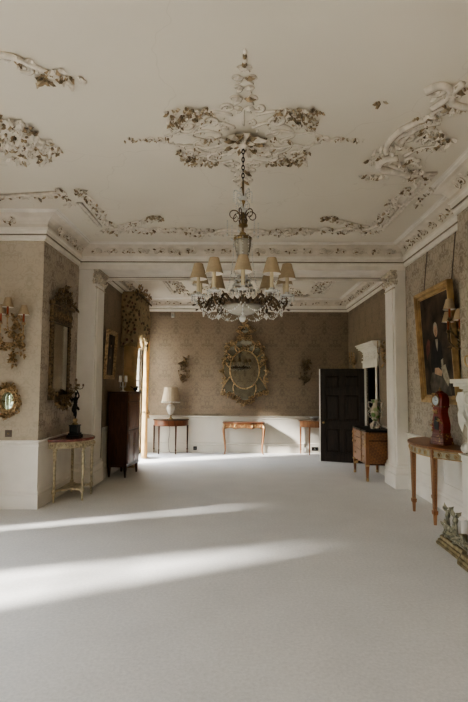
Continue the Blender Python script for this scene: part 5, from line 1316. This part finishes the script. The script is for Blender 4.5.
def finial(x, y, hgt, seed, dx=0):
    rr = random.Random(seed); m = MB()
    m.lathe([(0, .09), (.04, .09), (.04, .105), (.026, .115), (.022, .14), (.03, .155), (0, .16)], 12, (x, y, 0))
    P = smoothpath([(x-.10, y, .10), (x-.05, y-.01, .13), (x-.022, y, .21), (x-.004, y, .31)], 6); m.tube(P, taper(.019, .017, len(P)), 8)
    P = smoothpath([(x+.09, y, .10), (x+.04, y-.01, .14), (x+.016, y, .20), (x+.004, y, .29)], 6); m.tube(P, taper(.015, .016, len(P)), 8)
    m.lathe([(0, .28), (.022, .285), (.028, .31), (.018, .335), (.022, .35), (0, .355)], 10, (x, y, 0))
    for q in range(8):
        an = rr.uniform(.2, PI-.2); m.leaf((x+rr.uniform(-.05, .05), y, .11+rr.uniform(0, .14)), (math.cos(an), rr.uniform(-.3, .1), math.sin(an)), (0, -1, 0), .075, .045, .5)
    m.leaf((x, y, .33), (.3, 0, 1), (0, -1, 0), hgt, .055, .5); m.leaf((x, y, .33), (-.5, 0, 1), (0, -1, 0), hgt*.6, .045, .5); m.leaf((x, y, .33), (0, .6, 1), (1, 0, 0), hgt*.75, .06, .5)
    m.build('flame_finial', 'pewter', t)
finial(-hw+.10, -dp+.03, .12, 1); finial(-hw+.30, -dp+.02, .11, 2); finial(hw-.30, -dp+.02, .11, 3); finial(hw-.10, -dp+.03, .12, 4)

# ------------------------------------------------------------------ camera
F_ = 490.0
pitch = math.atan((386-351)/F_); yaw = math.atan((239-234)/F_); roll = math.radians(.3)
fw = V((-math.sin(yaw)*math.cos(pitch), math.cos(yaw)*math.cos(pitch), math.sin(pitch)))
rt = fw.cross(V((0, 0, 1))).normalized(); up = rt.cross(fw)
r2 = rt*math.cos(roll)+up*math.sin(roll); u2 = up*math.cos(roll)-rt*math.sin(roll)
cam = bpy.data.cameras.new('camera'); co = bpy.data.objects.new('camera', cam); COL.objects.link(co)
co.matrix_world = Matrix(((r2.x, u2.x, -fw.x, 0), (r2.y, u2.y, -fw.y, 0), (r2.z, u2.z, -fw.z, 1.6), (0, 0, 0, 1)))
cam.sensor_fit = 'VERTICAL'; cam.sensor_height = 36; cam.lens = 36*F_/702; cam.clip_start = .05
scene.camera = co

# ------------------------------------------------------------------ light
w = bpy.data.worlds.new('World'); scene.world = w; w.use_nodes = True; nt = w.node_tree; nt.nodes.clear()
out = nt.nodes.new('ShaderNodeOutputWorld'); bg = nt.nodes.new('ShaderNodeBackground'); tc = nt.nodes.new('ShaderNodeTexCoord'); sp = nt.nodes.new('ShaderNodeSeparateXYZ')
nt.links.new(tc.outputs['Generated'], sp.inputs[0])
mr = nt.nodes.new('ShaderNodeMapRange'); mr.inputs['From Min'].default_value = -.20; mr.inputs['From Max'].default_value = .5; nt.links.new(sp.outputs[2], mr.inputs[0])
nz = noise(nt, 9, 4, tc.outputs['Generated'])
ad = mth(nt, 'ADD', mr.outputs[0], mth(nt, 'MULTIPLY', mth(nt, 'SUBTRACT', nz.outputs[0], .5), .16))
nt.links.new(ramp(nt, ad, [(.0, (.13, .13, .10)), (.36, (.10, .15, .06)), (.40, (.55, .60, .55)), (.5, (.95, .97, 1.0)), (1, (.85, .92, 1.0))]), bg.inputs[0])
bg.inputs[1].default_value = 24.0
nt.links.new(bg.outputs[0], out.inputs[0])

sun = bpy.data.lights.new('sun', 'SUN'); sun.energy = 21; sun.angle = math.radians(5.5); sun.color = (1, .96, .90)
so = bpy.data.objects.new('sun', sun); COL.objects.link(so)
el = math.radians(27.5); hd_ = V((2.9, 1.25, 0)).normalized(); d = V((hd_.x*math.cos(el), hd_.y*math.cos(el), -math.sin(el)))
so.rotation_euler = d.to_track_quat('-Z', 'Y').to_euler(); so.location = (-8, -3, 6)

def portal(name, loc, rot, sx, sy):
    l = bpy.data.lights.new(name, 'AREA'); l.shape = 'RECTANGLE'; l.size = sx; l.size_y = sy; l.energy = 1; l.cycles.is_portal = True
    o = bpy.data.objects.new(name, l); COL.objects.link(o); o.location = loc; o.rotation_euler = rot
for i, (a, b) in enumerate((W0, W1, W2)): portal('window_portal', (XW-.02, (a+b)/2, 1.55), (0, -PI/2, 0), 3.0, b-a)
portal('window_portal', (FL-.02, sum(WF)/2, 1.65), (0, -PI/2, 0), 3.2, WF[1]-WF[0])

scene.cycles.max_bounces = 12; scene.cycles.diffuse_bounces = 7; scene.cycles.glossy_bounces = 4; scene.cycles.transmission_bounces = 6; scene.cycles.transparent_max_bounces = 12
scene.cycles.use_denoising = True; scene.cycles.caustics_reflective = False; scene.cycles.caustics_refractive = False
scene.cycles.sample_clamp_indirect = 6
scene.view_settings.view_transform = 'AgX'; scene.view_settings.look = 'AgX - Medium High Contrast'; scene.view_settings.exposure = 0.12
